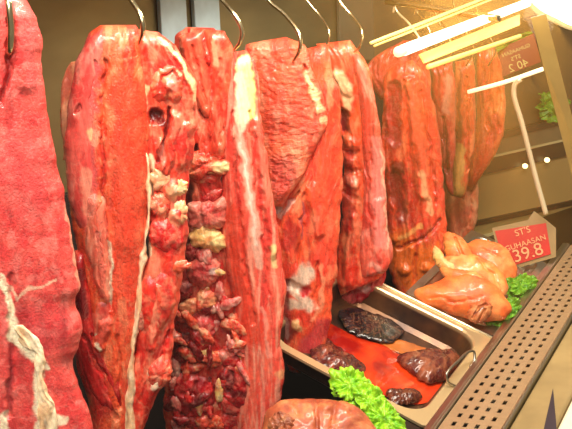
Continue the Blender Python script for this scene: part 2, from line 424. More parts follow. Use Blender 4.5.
fef = [('c', FATC, [(158, 38, 2), (176, 52, 2.5), (189, 75, 3), (196, 100, 2.5)], 0.8), ('r', 4, [(178, 54, 4), (190, 80, 4), (195, 105, 4)]),
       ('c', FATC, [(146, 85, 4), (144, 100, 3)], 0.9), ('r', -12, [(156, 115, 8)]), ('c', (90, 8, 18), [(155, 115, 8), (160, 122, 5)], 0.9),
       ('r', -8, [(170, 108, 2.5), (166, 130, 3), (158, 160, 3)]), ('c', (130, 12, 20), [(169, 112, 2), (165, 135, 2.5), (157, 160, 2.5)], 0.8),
       ('r', 5, [(176, 115, 6), (172, 140, 6), (165, 168, 5)]), ('r', 4, [(186, 125, 6), (180, 160, 6)]),
       ('r', 4, [(160, 140, 4), (160, 165, 4)]), ('c', PALE, [(161, 140, 3), (162, 160, 3)], 0.6),
       ('r', -5, [(150, 172, 5), (152, 215, 3)]), ('c', CREAM, [(150, 155, 3.5), (152, 170, 3), (150, 205, 4)], 0.85),
       ('r', 6, [(170, 187, 9)]), ('r', 5, [(160, 205, 8)]), ('r', 5, [(178, 212, 7)]), ('r', 4, [(165, 230, 8)]),
       ('c', (246, 178, 130), [(172, 190, 7)], 0.8), ('c', (248, 160, 120), [(160, 207, 6), (176, 218, 6)], 0.7), ('c', CREAM, [(176, 186, 3), (182, 190, 2)], 0.9),
       ('r', -5, [(158, 190, 2), (168, 200, 2), (168, 220, 2), (152, 232, 2)]),
       ('c', (200, 24, 26), [(166, 244, 12)], 0.7), ('c', CREAM, [(146, 238, 3), (149, 252, 3)], 0.95),
       ('r', 5, [(160, 285, 7), (154, 315, 7), (150, 340, 6)]), ('r', -3, [(168, 330, 2), (160, 360, 2)]),
       ('c', (214, 110, 84), [(147, 308, 5), (143, 325, 4)], 0.7),
       ('c', CREAM, [(152, 368, 4), (156, 378, 5)], 0.8), ('r', 5, [(160, 378, 9)])]
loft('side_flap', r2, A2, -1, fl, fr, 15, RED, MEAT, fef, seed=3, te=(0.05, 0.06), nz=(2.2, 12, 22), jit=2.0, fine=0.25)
loft('fat_strip', r2, A2, 8, [(146, 150), (147, 180), (147, 215), (143, 245), (139, 275), (134, 305), (130, 335), (127, 365), (124, 395), (119, 445)],
     [(149, 150), (151, 180), (151, 215), (147, 245), (143, 275), (142, 305), (136, 335), (135, 365), (136, 395), (134, 445)], 8, FAT, MEAT, seed=22, te=(0.05, 0), jit=2.0, nz=(1.5, 6, 12))
loft('membrane_strip', r2, A2, 5, [(101, 27), (89, 37), (77, 62), (69, 100), (65, 150), (69, 200), (78, 236)], [(112, 28), (112, 45), (109, 70), (107, 105), (106, 150), (105, 200), (102, 236)], 15,
     ((232, 100, 88), (222, 70, 66), (248, 160, 140)), SMOOTH, [('c', (250, 190, 140), [(93, 132, 5), (97, 140, 3)], 0.9), ('r', -5, [(80, 106, 3), (76, 112, 2)]), ('c', (170, 30, 40), [(80, 106, 2.5)], .7), ('c', (248, 160, 130), [(86, 170, 6), (88, 205, 7)], 0.6), ('r', -3, [(97, 60, 2), (92, 110, 2)])], seed=25, te=(0.12, 0.1), nz=(0.6, 12, 30), pw=2.4)
loft('inner_muscle', r2, A2, 6, [(74, 250), (74, 285), (75, 325), (76, 362), (87, 392), (106, 412)], [(84, 250), (90, 285), (98, 325), (112, 350), (124, 382), (124, 410)], 16,
     ((206, 34, 34), (170, 18, 26), (236, 90, 76)), SMOOTH, [('c', (120, 10, 20), [(80, 270, 7), (84, 310, 6)], 0.9), ('r', -4, [(84, 330, 2), (104, 370, 2), (118, 405, 2)]), ('r', -3, [(92, 330, 1.5), (116, 375, 2)])], seed=26, te=(0.1, 0.12), nz=(1.4, 9, 24))
loft('pale_strip', r2, A2, 12, [(90, 190), (86, 215), (85, 245), (92, 272), (98, 298)], [(106, 195), (109, 222), (112, 250), (113, 278), (111, 302)], 11,
     ((242, 128, 100), (232, 96, 76), (252, 190, 160)), SMOOTH, [('c', CREAM, [(107, 215, 1.8), (111, 250, 2), (112, 290, 2)], 0.9), ('r', -3, [(98, 230, 2), (102, 270, 2)])], seed=27, te=(0.12, 0.08), nz=(1.2, 8, 20))
loft('strip_end', r2, A2, 11, [(96, 296), (93, 312), (92, 328), (95, 342)], [(110, 296), (114, 312), (113, 330), (106, 345)], 11,
     ((238, 104, 80), (222, 70, 60), (250, 170, 140)), MEAT, [('c', CREAM, [(97, 335, 4)], 0.95), ('c', (150, 70, 80), [(104, 302, 3)], .6)], seed=28, te=(0.15, 0.25), nz=(1.2, 8, 12))
pillow('rolled_lobe', r2, [(150, 78), (160, 66), (172, 64), (182, 72), (184, 84), (182, 98), (176, 106), (168, 100), (160, 104), (152, 98)],
       *(lambda P, n: (P + n * 10 * np.linalg.norm(P - CAM) / F, n))(*facing(A2)), 10, ((236, 84, 56), (220, 56, 44), (248, 170, 120)), MEAT,
       [('r', -4, [(160, 90, 1.8), (162, 76, 1.8), (172, 70, 1.8), (178, 78, 1.6)]), ('r', 3, [(170, 84, 6)]), ('c', PALE, [(170, 74, 5), (174, 86, 5)], 0.6)], seed=23)
pillow('fat_spike', r2, [(170, 262), (180, 259), (192, 264), (186, 270), (176, 274), (168, 272)],
       *(lambda P, n: (P + n * 9 * np.linalg.norm(P - CAM) / F, n))(*facing(A2)), 5, ((240, 96, 60), (226, 66, 46), FATC), MEAT, seed=24, na=50, nr=12)
_P2, _n2 = facing(A2); _s2 = np.linalg.norm(_P2 - CAM) / F
for (nm, out, T, cols, sd) in (
    ('fat_lump', [(150, 174), (160, 168), (172, 170), (174, 182), (166, 190), (154, 188)], 6, ((248, 180, 130), (240, 130, 96), (255, 225, 180)), 301),
    ('fat_lump', [(168, 182), (180, 178), (188, 186), (184, 194), (172, 196)], 6, ((252, 196, 130), (244, 150, 100), (255, 230, 180)), 302),
    ('meat_lump', [(152, 196), (164, 192), (172, 200), (168, 214), (156, 216), (150, 206)], 7, ((240, 110, 76), (224, 64, 50), (252, 190, 150)), 303),
    ('fat_lump', [(172, 202), (182, 200), (188, 212), (182, 224), (172, 220)], 6, ((250, 176, 124), (240, 120, 86), (255, 220, 170)), 304),
    ('meat_lump', [(152, 222), (166, 218), (180, 226), (184, 242), (172, 252), (156, 248), (149, 236)], 8, ((224, 44, 36), (196, 26, 30), (246, 140, 110)), 305),
    ('meat_lump', [(142, 282), (156, 270), (170, 274), (176, 292), (168, 320), (152, 336), (140, 318)], 9, ((232, 54, 38), (206, 34, 32), (248, 150, 110)), 306),
    ('fat_lump', [(138, 306), (148, 302), (152, 314), (144, 330), (136, 328)], 5, ((226, 150, 120), (210, 110, 90), (240, 190, 160)), 307),
    ('meat_lump', [(150, 362), (164, 356), (172, 368), (168, 382), (154, 390), (146, 378)], 9, ((240, 96, 66), (222, 60, 44), (252, 190, 150)), 308)):
    pillow(nm, r2, out, _P2 + _n2 * 10 * _s2, _n2, T, cols, BONE if sd != 306 else MEAT, [], seed=sd, nz=(1.2, 9, 9), na=70, nr=16, jit=1.0)
hook([(122, -14), (131, 0), (140, 14), (143, 28), (139, 44)], [4, 14, 25, 28, 18], A2, 'bright curved steel hook holding the long belly slab', r=0.0042)

# ------------------------------------------------------------------ 3: backbone cut with smooth strip
A3 = (238, 45)
r3 = empty('backbone_cut', on_y(238, 0, RAIL_Y), 'red backbone cut with ragged bone pieces down its length and a smooth pale strip', 'meat', 'slabs of raw meat on hooks')
l3 = [(186, 27), (174, 38), (178, 70), (182, 105), (184, 140), (184, 180), (184, 220), (178, 270), (170, 320), (168, 370), (164, 410), (172, 450)]
q3 = [(214, 28), (230, 45), (233, 70), (230, 105), (226, 140), (225, 180), (226, 220), (230, 270), (238, 320), (252, 370), (262, 410), (268, 450)]
fe3 = [('r', 5, [(210, 35, 9), (218, 80, 9), (216, 130, 9)]), ('c', (240, 110, 84), [(214, 36, 3), (216, 60, 3)], 0.7), ('r', -5, [(202, 40, 2.5), (206, 70, 2), (210, 110, 2)]),
       ('r', -5, [(186, 50, 3), (196, 80, 3), (206, 110, 3)]), ('c', (150, 14, 24), [(184, 48, 4), (196, 66, 3)], 0.8),
       ('c', (240, 112, 84), [(200, 78, 6), (208, 100, 6)], 0.5), ('r', 4, [(202, 84, 7)]),
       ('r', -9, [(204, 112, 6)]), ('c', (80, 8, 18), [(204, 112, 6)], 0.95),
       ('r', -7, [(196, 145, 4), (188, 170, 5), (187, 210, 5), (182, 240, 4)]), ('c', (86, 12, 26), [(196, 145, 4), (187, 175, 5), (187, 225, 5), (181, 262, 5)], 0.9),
       ('c', (130, 14, 24), [(184, 270, 8), (182, 320, 10), (176, 370, 8)], 0.8), ('c', (168, 18, 26), [(205, 200, 12), (205, 300, 20), (215, 380, 30), (210, 430, 34)], 0.6),
       ('r', 3, [(206, 150, 8)]), ('c', (232, 70, 50), [(214, 120, 10), (210, 150, 8)], 0.6)]
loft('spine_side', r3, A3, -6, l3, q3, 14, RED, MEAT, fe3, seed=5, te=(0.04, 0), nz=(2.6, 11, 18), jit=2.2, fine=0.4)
l3b = [(234, 52), (228, 70), (222, 110), (223, 160), (222, 205), (224, 250), (232, 300), (238, 345), (236, 390), (238, 450)]
q3b = [(246, 50), (257, 66), (260, 110), (267, 160), (274, 205), (281, 250), (286, 292), (281, 335), (284, 376), (270, 450)]
fe3b = [('c', (255, 238, 150), [(244, 62, 8), (246, 90, 10), (250, 112, 6)], 1.0), ('c', CREAM, [(240, 75, 6), (242, 105, 7), (240, 130, 4)], 0.8),
        ('c', (246, 190, 165), [(238, 128, 5), (246, 170, 5), (254, 220, 5), (258, 260, 4)], 0.75), ('c', (255, 220, 200), [(240, 140, 1.5), (249, 190, 1.6), (256, 240, 1.5)], 0.9),
        ('r', -3, [(250, 110, 1.6), (254, 160, 1.8), (262, 230, 1.8), (268, 290, 1.6)]), ('r', -3, [(234, 110, 2), (236, 180, 2), (244, 260, 2), (254, 320, 2)]),
        ('r', 4, [(258, 120, 5), (266, 190, 5), (274, 250, 5)]), ('c', (240, 120, 96), [(258, 120, 4), (268, 200, 4)], 0.6),
        ('c', (252, 216, 150), [(272, 244, 3), (275, 262, 3.5)], 0.85), ('c', (238, 150, 130), [(262, 305, 2), (268, 350, 2.5)], 0.7),
        ('c', (226, 60, 36), [(234, 210, 9), (240, 280, 10), (254, 330, 10)], 0.7), ('c', (246, 170, 120), [(281, 372, 5)], 0.8)]
loft('smooth_strip', r3, A3, 4, l3b, q3b, 13, ((244, 104, 80), (226, 64, 54), (252, 190, 160)), SMOOTH, fe3b, seed=6, te=(0.05, 0), nz=(0.6, 9, 60), jit=1.3, pw=2.8, st=(7, 80))
loft('muscle_fold', r3, A3, 4, [(178, 36), (180, 56), (188, 80), (196, 100), (203, 116)], [(204, 28), (208, 52), (212, 80), (213, 104), (211, 120)], 11,
     ((242, 96, 66), (222, 60, 46), (252, 170, 130)), SMOOTH, [('r', -4, [(192, 45, 2), (206, 105, 2)]), ('c', (150, 16, 24), [(181, 50, 3), (190, 74, 3)], .7)], seed=51, te=(0.1, 0.12), nz=(0.7, 9, 20))
loft('muscle_fold', r3, A3, 5, [(203, 29), (208, 60), (212, 95), (211, 130), (208, 158)], [(224, 31), (234, 52), (232, 95), (228, 130), (225, 158)], 11,
     ((240, 84, 54), (222, 54, 40), (252, 160, 120)), SMOOTH, [('c', (250, 170, 130), [(214, 36, 2), (216, 64, 3)], .8), ('r', -3, [(220, 60, 2), (220, 140, 2)])], seed=52, te=(0.1, 0.12), nz=(0.7, 9, 24))
_P3, _n3 = facing(A3); _s3 = np.linalg.norm(_P3 - CAM) / F
for (nm, out, T, cols, sd, ft) in (
    ('fat_knob', [(184, 160), (198, 153), (216, 158), (232, 160), (236, 167), (228, 174), (210, 173), (196, 182), (186, 174)], 11, ((238, 92, 60), (222, 60, 46), (250, 170, 120)), 53, [('c', (255, 226, 160), [(218, 165, 6), (232, 167, 5)], 1.0), ('r', -3, [(190, 170, 1.5), (214, 160, 1.5)])]),
    ('bone_block', [(188, 206), (198, 200), (214, 200), (226, 196), (228, 210), (222, 226), (204, 230), (190, 226)], 10, ((238, 130, 110), (218, 84, 76), (252, 200, 180)), 54, [('r', -3, [(200, 204, 1.5), (204, 226, 1.5)]), ('c', (206, 40, 40), [(212, 206, 4), (218, 212, 4)], .7)]),
    ('fat_knob', [(190, 232), (200, 225), (214, 228), (226, 236), (226, 246), (216, 252), (202, 248), (190, 246)], 10, ((252, 200, 120), (244, 160, 96), (255, 230, 170)), 55, [('c', (255, 222, 150), [(214, 240, 4), (222, 245, 3)], .9)]),
    ('bone_block', [(188, 262), (200, 252), (214, 256), (222, 266), (216, 282), (200, 288), (188, 280)], 9, ((236, 110, 92), (208, 60, 60), (246, 180, 160)), 56, [('c', (216, 190, 180), [(214, 270, 4)], .8)]),
    ('fat_knob', [(178, 306), (190, 298), (204, 288), (216, 292), (216, 304), (202, 310), (186, 316)], 8, ((248, 160, 110), (238, 110, 84), (255, 220, 170)), 57, []),
    ('bone_block', [(192, 318), (204, 314), (214, 320), (214, 340), (204, 350), (192, 346)], 9, ((232, 84, 80), (206, 44, 52), (246, 160, 140)), 58, [('c', (255, 214, 140), [(204, 347, 6)], .9)]),
    ('bone_rim', [(214, 356), (224, 346), (240, 340), (254, 348), (256, 358), (246, 354), (232, 354), (220, 364)], 7, ((244, 120, 96), (226, 70, 60), (252, 190, 170)), 59, []),
    ('meat_lump', [(222, 366), (236, 358), (254, 362), (262, 380), (258, 402), (240, 410), (224, 398), (218, 382)], 10, ((226, 48, 40), (190, 24, 32), (244, 130, 110)), 60, [('r', -6, [(232, 372, 4), (228, 390, 4)]), ('r', -5, [(250, 390, 3)]), ('c', (110, 10, 22), [(232, 372, 4), (229, 390, 4), (250, 390, 3)], .9)]),
    ('meat_lump', [(176, 380), (190, 372), (208, 378), (214, 396), (206, 414), (188, 416), (174, 402)], 10, ((214, 34, 38), (170, 18, 30), (240, 120, 110)), 61, [('r', -4, [(184, 390, 2), (204, 400, 2)]), ('r', -4, [(196, 380, 2), (190, 412, 2)])]),
):
    pillow(nm, r3, out, _P3 + _n3 * 7 * _s3, _n3, T, cols, BONE, ft, seed=sd, nz=(1.6, 9, 9), na=80, nr=18, jit=1.2)
rnd = random.Random(11)
BCOL = [((236, 84, 52), (214, 40, 34), FATC), ((250, 200, 120), (240, 130, 86), (255, 232, 180)), ((216, 34, 34), (170, 18, 28), (240, 120, 100)),
        ((238, 140, 120), (220, 80, 76), (250, 205, 190)), ((156, 18, 26), (112, 10, 18), (206, 110, 100)), ((214, 150, 128), (190, 90, 80), (230, 200, 180))]
big = [(206, 160, 15, 8, .1, 0), (218, 168, 13, 5, -.05, 1), (203, 178, 13, 6, .2, 0), (212, 196, 12, 6, -.6, 2), (208, 212, 14, 7, .1, 3), (202, 226, 12, 8, .3, 3),
       (208, 236, 13, 6, .2, 1), (215, 243, 9, 4, .4, 1), (204, 256, 10, 7, 1.2, 3), (192, 250, 7, 9, .2, 4), (212, 268, 9, 7, .6, 5), (203, 276, 10, 5, -.3, 0),
       (205, 293, 8, 9, .3, 1), (197, 302, 12, 5, -.4, 3), (184, 288, 9, 8, .1, 4), (213, 308, 8, 6, .5, 5), (190, 316, 11, 7, -.2, 2), (206, 325, 11, 6, .1, 3),
       (201, 338, 11, 8, 1.4, 2), (201, 352, 10, 6, .2, 1), (184, 338, 10, 9, .5, 4), (180, 356, 8, 8, .2, 4), (214, 360, 9, 6, -.7, 0), (194, 368, 11, 6, -.3, 0),
       (232, 326, 10, 6, .4, 0), (236, 348, 14, 5, -.3, 3), (233, 362, 9, 8, .2, 2), (226, 380, 9, 12, .3, 4), (240, 380, 12, 11, .2, 2), (184, 384, 12, 9, .6, 2),
       (206, 384, 9, 9, .2, 4), (196, 402, 16, 8, .2, 2), (216, 408, 8, 11, 1.0, 0), (178, 404, 9, 9, .1, 4), (236, 404, 15, 8, .4, 2), (256, 398, 8, 10, .2, 1),
       (250, 412, 9, 7, .2, 0), (190, 420, 13, 7, .2, 2), (226, 420, 13, 7, -.2, 2), (250, 424, 12, 6, .1, 4), (208, 424, 9, 8, .3, 0), (175, 368, 5, 10, .1, 5)]
for i, (x, y, a, b, g, c) in enumerate(big):
    scrap('bone_piece' if c in (1, 3, 5) else 'meat_scrap', r3, A3, 6 + rnd.uniform(-2, 4), x, y, a * 1.15, b * 1.1, g, rnd.uniform(3, 6.5), BCOL[c], BONE, 100 + i, 0.7)
for i in range(44):
    y = rnd.uniform(268, 432); x0 = 176 - (y - 262) * 0.05; x1 = 220 + (y - 262) * 0.30
    scrap('meat_shred', r3, A3, 7 + rnd.uniform(-2, 6) + (y - 262) * .03, rnd.uniform(x0, x1), y, rnd.uniform(6, 13), rnd.uniform(3.0, 5.6), rnd.gauss(1.0, 0.7), rnd.uniform(2.5, 4),
          BCOL[rnd.choice([0, 0, 0, 2, 2, 3, 4, 3, 1])], BONE, 200 + i, 0.6)
hook([(214, -14), (222, 0), (234, 14), (242, 30), (240, 42), (234, 50)], [2, 8, 20, 24, 23, 16], A3, 'curved steel hook holding the backbone cut by its pale fatty tip', r=0.0044)

# ------------------------------------------------------------------ 4: wrinkled flank with tongue-shaped lower end
A4 = (298, 58)
r4 = empty('flank_cut', on_y(298, 0, RAIL_Y), 'orange red flank with finely wrinkled face and fatty pointed lower end over the tray', 'meat', 'slabs of raw meat on hooks')
l4b = [(300, 50), (302, 90), (300, 130), (290, 165), (268, 195), (264, 225), (266, 255), (270, 285), (274, 315), (279, 345), (290, 371)]
q4b = [(326, 44), (338, 90), (342, 130), (343, 165), (342, 195), (341, 225), (338, 255), (334, 285), (331, 315), (324, 345), (302, 373)]
fe4b = [('c', (200, 190, 180), [(284, 196, 3), (276, 208, 4)], 0.8), ('c', (240, 190, 170), [(292, 200, 2.5), (279, 214, 3)], 0.8), ('r', -5, [(298, 190, 2), (284, 206, 2), (276, 222, 3)]),
        ('r', -4, [(304, 190, 2), (302, 230, 2), (296, 258, 2)]), ('c', (150, 80, 90), [(303, 200, 1.3), (301, 235, 1.3)], 0.7),
        ('c', (196, 30, 36), [(292, 225, 9), (286, 240, 7)], 0.7),
        ('c', (236, 204, 178), [(306, 268, 9), (296, 285, 9), (308, 300, 7), (292, 300, 6)], 0.95), ('c', (200, 180, 165), [(310, 266, 4)], 0.6),
        ('c', (196, 40, 40), [(306, 287, 6)], 1.0), ('c', (120, 18, 28), [(287, 280, 3.5), (284, 310, 6), (288, 330, 8)], 0.85), ('r', -4, [(287, 280, 4), (306, 287, 5)]),
        ('c', (240, 190, 130), [(295, 318, 4), (298, 322, 4)], 0.9), ('c', (180, 140, 130), [(284, 315, 3), (288, 332, 2)], 0.6), ('r', 4, [(296, 320, 5)]),
        ('c', (244, 150, 110), [(322, 262, 2), (320, 300, 2.5), (312, 315, 2)], 0.7), ('r', -3, [(318, 260, 2), (316, 300, 2)]),
        ('c', (196, 54, 66), [(322, 325, 10), (306, 350, 10)], 0.75), ('c', (232, 66, 40), [(326, 150, 14), (326, 250, 10)], 0.6),
        ('r', 4, [(312, 185, 6), (320, 230, 6)]), ('c', (240, 120, 90), [(314, 215, 4), (316, 225, 3)], 0.6)]
loft('inner_strip', r4, A4, -8, l4b, q4b, 14, ORG, GRAIN, fe4b, seed=8, te=(0.05, 0.06), nz=(1.8, 11, 24), jit=1.6, fine=0.2)
l4 = [(262, 41), (246, 45), (247, 64), (251, 90), (253, 120), (256, 150), (262, 182), (272, 206)]
q4 = [(286, 37), (304, 45), (312, 68), (323, 96), (327, 122), (315, 150), (300, 180), (282, 207)]
fe4 = [('c', FATC, [(305, 72, 2.5), (312, 90, 3.5), (320, 106, 5)], 0.9), ('r', 3, [(308, 80, 3), (319, 106, 5)]), ('c', FATC, [(328, 121, 4), (322, 118, 3)], 0.8),
       ('r', -6, [(305, 66, 3), (309, 68, 2)]), ('c', (210, 60, 50), [(285, 165, 14), (280, 190, 8)], 0.6), ('c', (240, 82, 50), [(282, 80, 24), (288, 120, 22)], 0.45),
       ('r', 3, [(280, 110, 18), (285, 80, 14)])]
for k in range(17):
    yy = 62 + k * 7.4; fe4.append(('r', -0.7, [(258 + 0.08 * yy, yy - 4, .9), (282, yy + 3.0 * math.sin(k * 1.7), 1.2), (316 - max(0, (yy - 120) * .5), yy + 5, .8)]))
loft('wrinkled_face', r4, A4, 6, l4, q4, 14, ((250, 108, 66), (236, 78, 52), (255, 180, 140)), WRINK, fe4, seed=7, te=(0.08, 0.12), nz=(1.6, 18, 18), jit=1.0, pw=2.8, fine=0.7, warp=4)
hook([(262, -14), (268, 0), (284, 14), (299, 34), (300, 48), (293, 62)], [2, 5, 14, 27, 29, 20], A4, 'steel hook piercing the finely wrinkled flank', r=0.0044)

# ------------------------------------------------------------------ 5: rib strip
A5 = (350, 50)
r5 = empty('rib_strip', on_y(348, 0, RAIL_Y), 'meat strip with smooth pink side and dark red ragged end beside the flank', 'meat', 'slabs of raw meat on hooks')
l5 = [(316, 44), (322, 60), (332, 95), (340, 130), (343, 165), (342, 205), (338, 250), (336, 280), (342, 296)]
q5 = [(350, 40), (364, 60), (374, 95), (380, 130), (381, 165), (382, 205), (384, 250), (382, 275), (360, 285)]
fe5 = [('c', FATC, [(336, 74, 6), (345, 84, 6), (348, 105, 4)], 0.7), ('r', 4, [(338, 74, 6), (346, 90, 5)]), ('r', -7, [(343, 112, 5), (344, 130, 4)]), ('c', (130, 16, 36), [(343, 112, 4), (344, 128, 3)], 0.9),
       ('r', 5, [(350, 140, 7)]), ('r', 5, [(350, 160, 6)]), ('r', 5, [(352, 180, 7)]), ('c', (246, 170, 130), [(352, 178, 7)], 0.8), ('r', -4, [(346, 150, 3), (356, 150, 3)]), ('r', -4, [(346, 170, 3), (358, 168, 3)]),
       ('r', -4, [(345, 190, 3), (356, 196, 3)]), ('c', (190, 26, 28), [(350, 152, 5), (348, 196, 5), (348, 225, 5)], 0.7), ('c', (240, 120, 84), [(356, 215, 4), (358, 245, 4)], 0.7),
       ('r', 4, [(352, 215, 5), (350, 250, 5), (346, 280, 5)]), ('c', (236, 84, 56), [(330, 58, 10), (350, 60, 10)], 0.6)]
loft('rib_side', r5, A5, -4, l5, q5, 12, ORG, MEAT, fe5, seed=10, te=(0.07, 0.06), nz=(2.0, 9, 18), jit=1.5, fine=0.3)
l5b = [(351, 54), (355, 75), (360, 110), (362, 150), (363, 190), (361, 225), (360, 260), (362, 278)]
q5b = [(358, 54), (369, 75), (378, 110), (384, 150), (386, 190), (388, 225), (393, 256), (386, 272)]
fe5b = [('c', (244, 140, 130), [(376, 140, 6), (378, 190, 6), (380, 240, 6)], 0.7), ('c', (226, 66, 52), [(365, 100, 6), (367, 180, 4)], 0.6), ('r', -2.5, [(367, 150, 1.6), (369, 230, 2), (372, 268, 2)]),
        ('c', (250, 200, 170), [(382, 150, 1.4), (385, 200, 1.4), (388, 245, 1.6)], 0.7), ('r', 2.5, [(378, 200, 5), (380, 255, 5)]), ('c', (250, 180, 160), [(370, 262, 3), (380, 268, 3)], 0.7)]
loft('pink_side', r5, A5, 7, l5b, q5b, 10, ((240, 108, 84), (226, 76, 60), (250, 172, 150)), SMOOTH, fe5b, seed=11, te=(0.08, 0.05), nz=(1.2, 7, 40), jit=1.0, pw=2.6)
loft('ragged_end', r5, A5, -14, [(350, 262), (343, 275), (338, 288), (336, 297), (345, 305)], [(376, 262), (385, 270), (386, 280), (380, 292), (360, 304)], 8,
     ((196, 22, 34), (160, 14, 30), (230, 120, 110)), MEAT, [('c', (230, 170, 160), [(358, 281, 6), (366, 286, 4)], 0.8)], seed=12, te=(0.2, 0.2), nz=(2.5, 6, 6), jit=2)
hook([(302, -12), (308, 2), (320, 16), (329, 32), (327, 44), (323, 52)], [0, 3, 8, 20, 20, 12], A5, 'thinner of the two steel hooks in the strip beside the flank', r=0.0033)
hook([(334, -12), (340, 2), (352, 16), (362, 32), (360, 46), (354, 52)], [0, 3, 8, 22, 22, 12], A5, 'steel hook over the smooth pink side of the rib strip', r=0.0036)

# ------------------------------------------------------------------ 6: shoulder strip, dark side
A6 = (418, 52)
r6 = empty('shoulder_strip', on_y(418, 8, RAIL_Y), 'long shoulder strip with dark red hollow side, its orange end reaching the poultry', 'meat', 'slabs of raw meat on hooks')
loft('upper_flap', r6, A6, -10, [(404, 40), (384, 50), (366, 66), (370, 84), (380, 100)], [(416, 40), (426, 50), (430, 66), (432, 84), (430, 100)], 10,
     ((200, 66, 44), (150, 44, 34), (226, 120, 80)), MEAT, seed=14, te=(0.2, 0.1), nz=(2, 8, 8))
l6 = [(398, 62), (386, 72), (382, 100), (382, 140), (385, 180), (386, 220), (388, 255), (394, 280), (400, 300)]
q6 = [(412, 60), (424, 72), (433, 100), (440, 140), (444, 180), (447, 220), (446, 255), (436, 280), (414, 306)]
fe6 = [('c', (158, 16, 26), [(396, 85, 8), (392, 110, 10), (394, 140, 8)], 0.85), ('r', -4, [(396, 90, 8), (394, 135, 8)]), ('r', 5, [(410, 80, 6), (418, 140, 7), (424, 190, 7)]),
       ('c', (236, 92, 60), [(414, 90, 6), (422, 150, 6), (426, 200, 6)], 0.7), ('r', -4, [(404, 80, 2), (408, 130, 2), (412, 180, 2)]), ('r', -4, [(420, 90, 2), (430, 150, 2), (434, 200, 2)]),
       ('c', (130, 24, 20), [(398, 165, 8), (396, 190, 7), (402, 215, 7)], 0.8), ('r', -6, [(397, 175, 8), (402, 210, 6)]), ('r', 5, [(388, 200, 6), (392, 235, 6)]),
       ('c', (246, 180, 130), [(422, 170, 3), (430, 210, 3)], 0.8), ('c', (240, 120, 40), [(400, 240, 16), (410, 275, 16), (430, 250, 12)], 0.75),
       ('r', -5, [(398, 246, 2), (420, 236, 2), (440, 220, 2)]), ('c', (255, 190, 110), [(400, 236, 2), (422, 222, 2)], 0.7), ('r', -4, [(416, 250, 2.5), (412, 290, 2)]), ('r', 4, [(404, 265, 6)]), ('r', 4, [(428, 265, 6)])]
loft('strip_body', r6, A6, 16, l6, q6, 13, ((236, 78, 42), (216, 48, 34), (248, 150, 96)), MEAT, fe6, seed=15, te=(0.05, 0.06), nz=(2.0, 9, 24), jit=1.8, fine=0.25)

# ------------------------------------------------------------------ 7-10: far strips
A7 = (450, 70)
def far_strip(root, anchor, left, right, cols, feats, seed, off=0, T=9):  # dark strokes in feats paint the crevices between the strips
    loft('strip_body', root, anchor, off, left, right, T, cols, MEAT, feats, seed=seed, te=(0.08, 0.1), nz=(1.4, 6, 16), jit=1.3)
r7 = empty('lean_strip', on_y(446, 30, RAIL_Y), 'narrow dark red strip with a greyish pink patch near its top, behind the shoulder strip', 'meat', 'slabs of raw meat on hooks')
far_strip(r7, A7, [(430, 66), (431, 85), (434, 110), (439, 140), (442, 170), (448, 192)], [(453, 62), (456, 85), (456, 110), (455, 140), (454, 170), (453, 196)],
     ((202, 36, 32), (164, 22, 26), (236, 120, 90)), [('c', (206, 130, 112), [(448, 78, 5), (446, 108, 4)], 0.85), ('r', -5, [(442, 115, 1.5), (447, 170, 1.5)]), ('c', (120, 14, 18), [(444, 128, 4), (449, 175, 4)], 0.7)], 16, off=10)
A8 = (468, 66)
r8 = empty('tan_strip', on_y(466, 30, RAIL_Y), 'orange strip with a tan fatty lower patch, between two narrow red strips', 'meat', 'slabs of raw meat on hooks')
far_strip(r8, A8, [(455, 62), (455, 85), (455, 115), (454, 145), (452, 172), (450, 195)], [(473, 58), (476, 85), (476, 115), (475, 145), (470, 172), (464, 199)],
     ((236, 90, 46), (210, 50, 34), (250, 160, 100)), [('c', (214, 160, 84), [(460, 148, 6), (457, 190, 6)], 0.95), ('c', (130, 24, 20), [(460, 70, 2.5), (459, 135, 2.5)], 0.8), ('r', -5, [(467, 75, 1.6), (468, 170, 1.6)]), ('c', (110, 36, 20), [(455, 197, 4)], 0.8)], 17, off=2)
A9 = (488, 60)
r9 = empty('end_strip', on_y(490, 30, RAIL_Y), 'last red strip of the row with a pointed lower corner, before the cream panel', 'meat', 'slabs of raw meat on hooks')
far_strip(r9, A9, [(476, 50), (476, 75), (477, 105), (475, 135), (471, 160), (466, 186)], [(495, 44), (503, 70), (505, 100), (505, 125), (495, 152), (473, 190)],
     ((240, 104, 50), (216, 60, 36), (252, 180, 110)), [('c', (196, 22, 24), [(497, 118, 6), (486, 150, 8), (474, 180, 6)], 0.85), ('c', (170, 30, 24), [(483, 60, 2), (482, 140, 2.5)], 0.7), ('r', -5, [(490, 62, 1.6), (488, 140, 1.6)]), ('r', -4, [(498, 80, 1.5), (497, 130, 1.5)])], 18, off=4)
r10 = empty('pale_shank', on_y(462, 120, RAIL_Y), 'pale orange shank hanging behind the narrow strips down to the poultry', 'meat', 'slabs of raw meat on hooks')
loft('shank_skin', r10, A9, -8, [(452, 90), (446, 150), (445, 190), (446, 215), (450, 240), (458, 256)], [(470, 90), (474, 150), (480, 190), (478, 210), (474, 232), (466, 254)], 10,
     ((232, 130, 84), (220, 96, 66), (248, 190, 140)), SKIN, [('c', (240, 110, 90), [(468, 210, 7)], 0.5), ('r', -3, [(472, 190, 2), (466, 235, 2)])], seed=19, te=(0.1, 0.12))
tube_hook = []
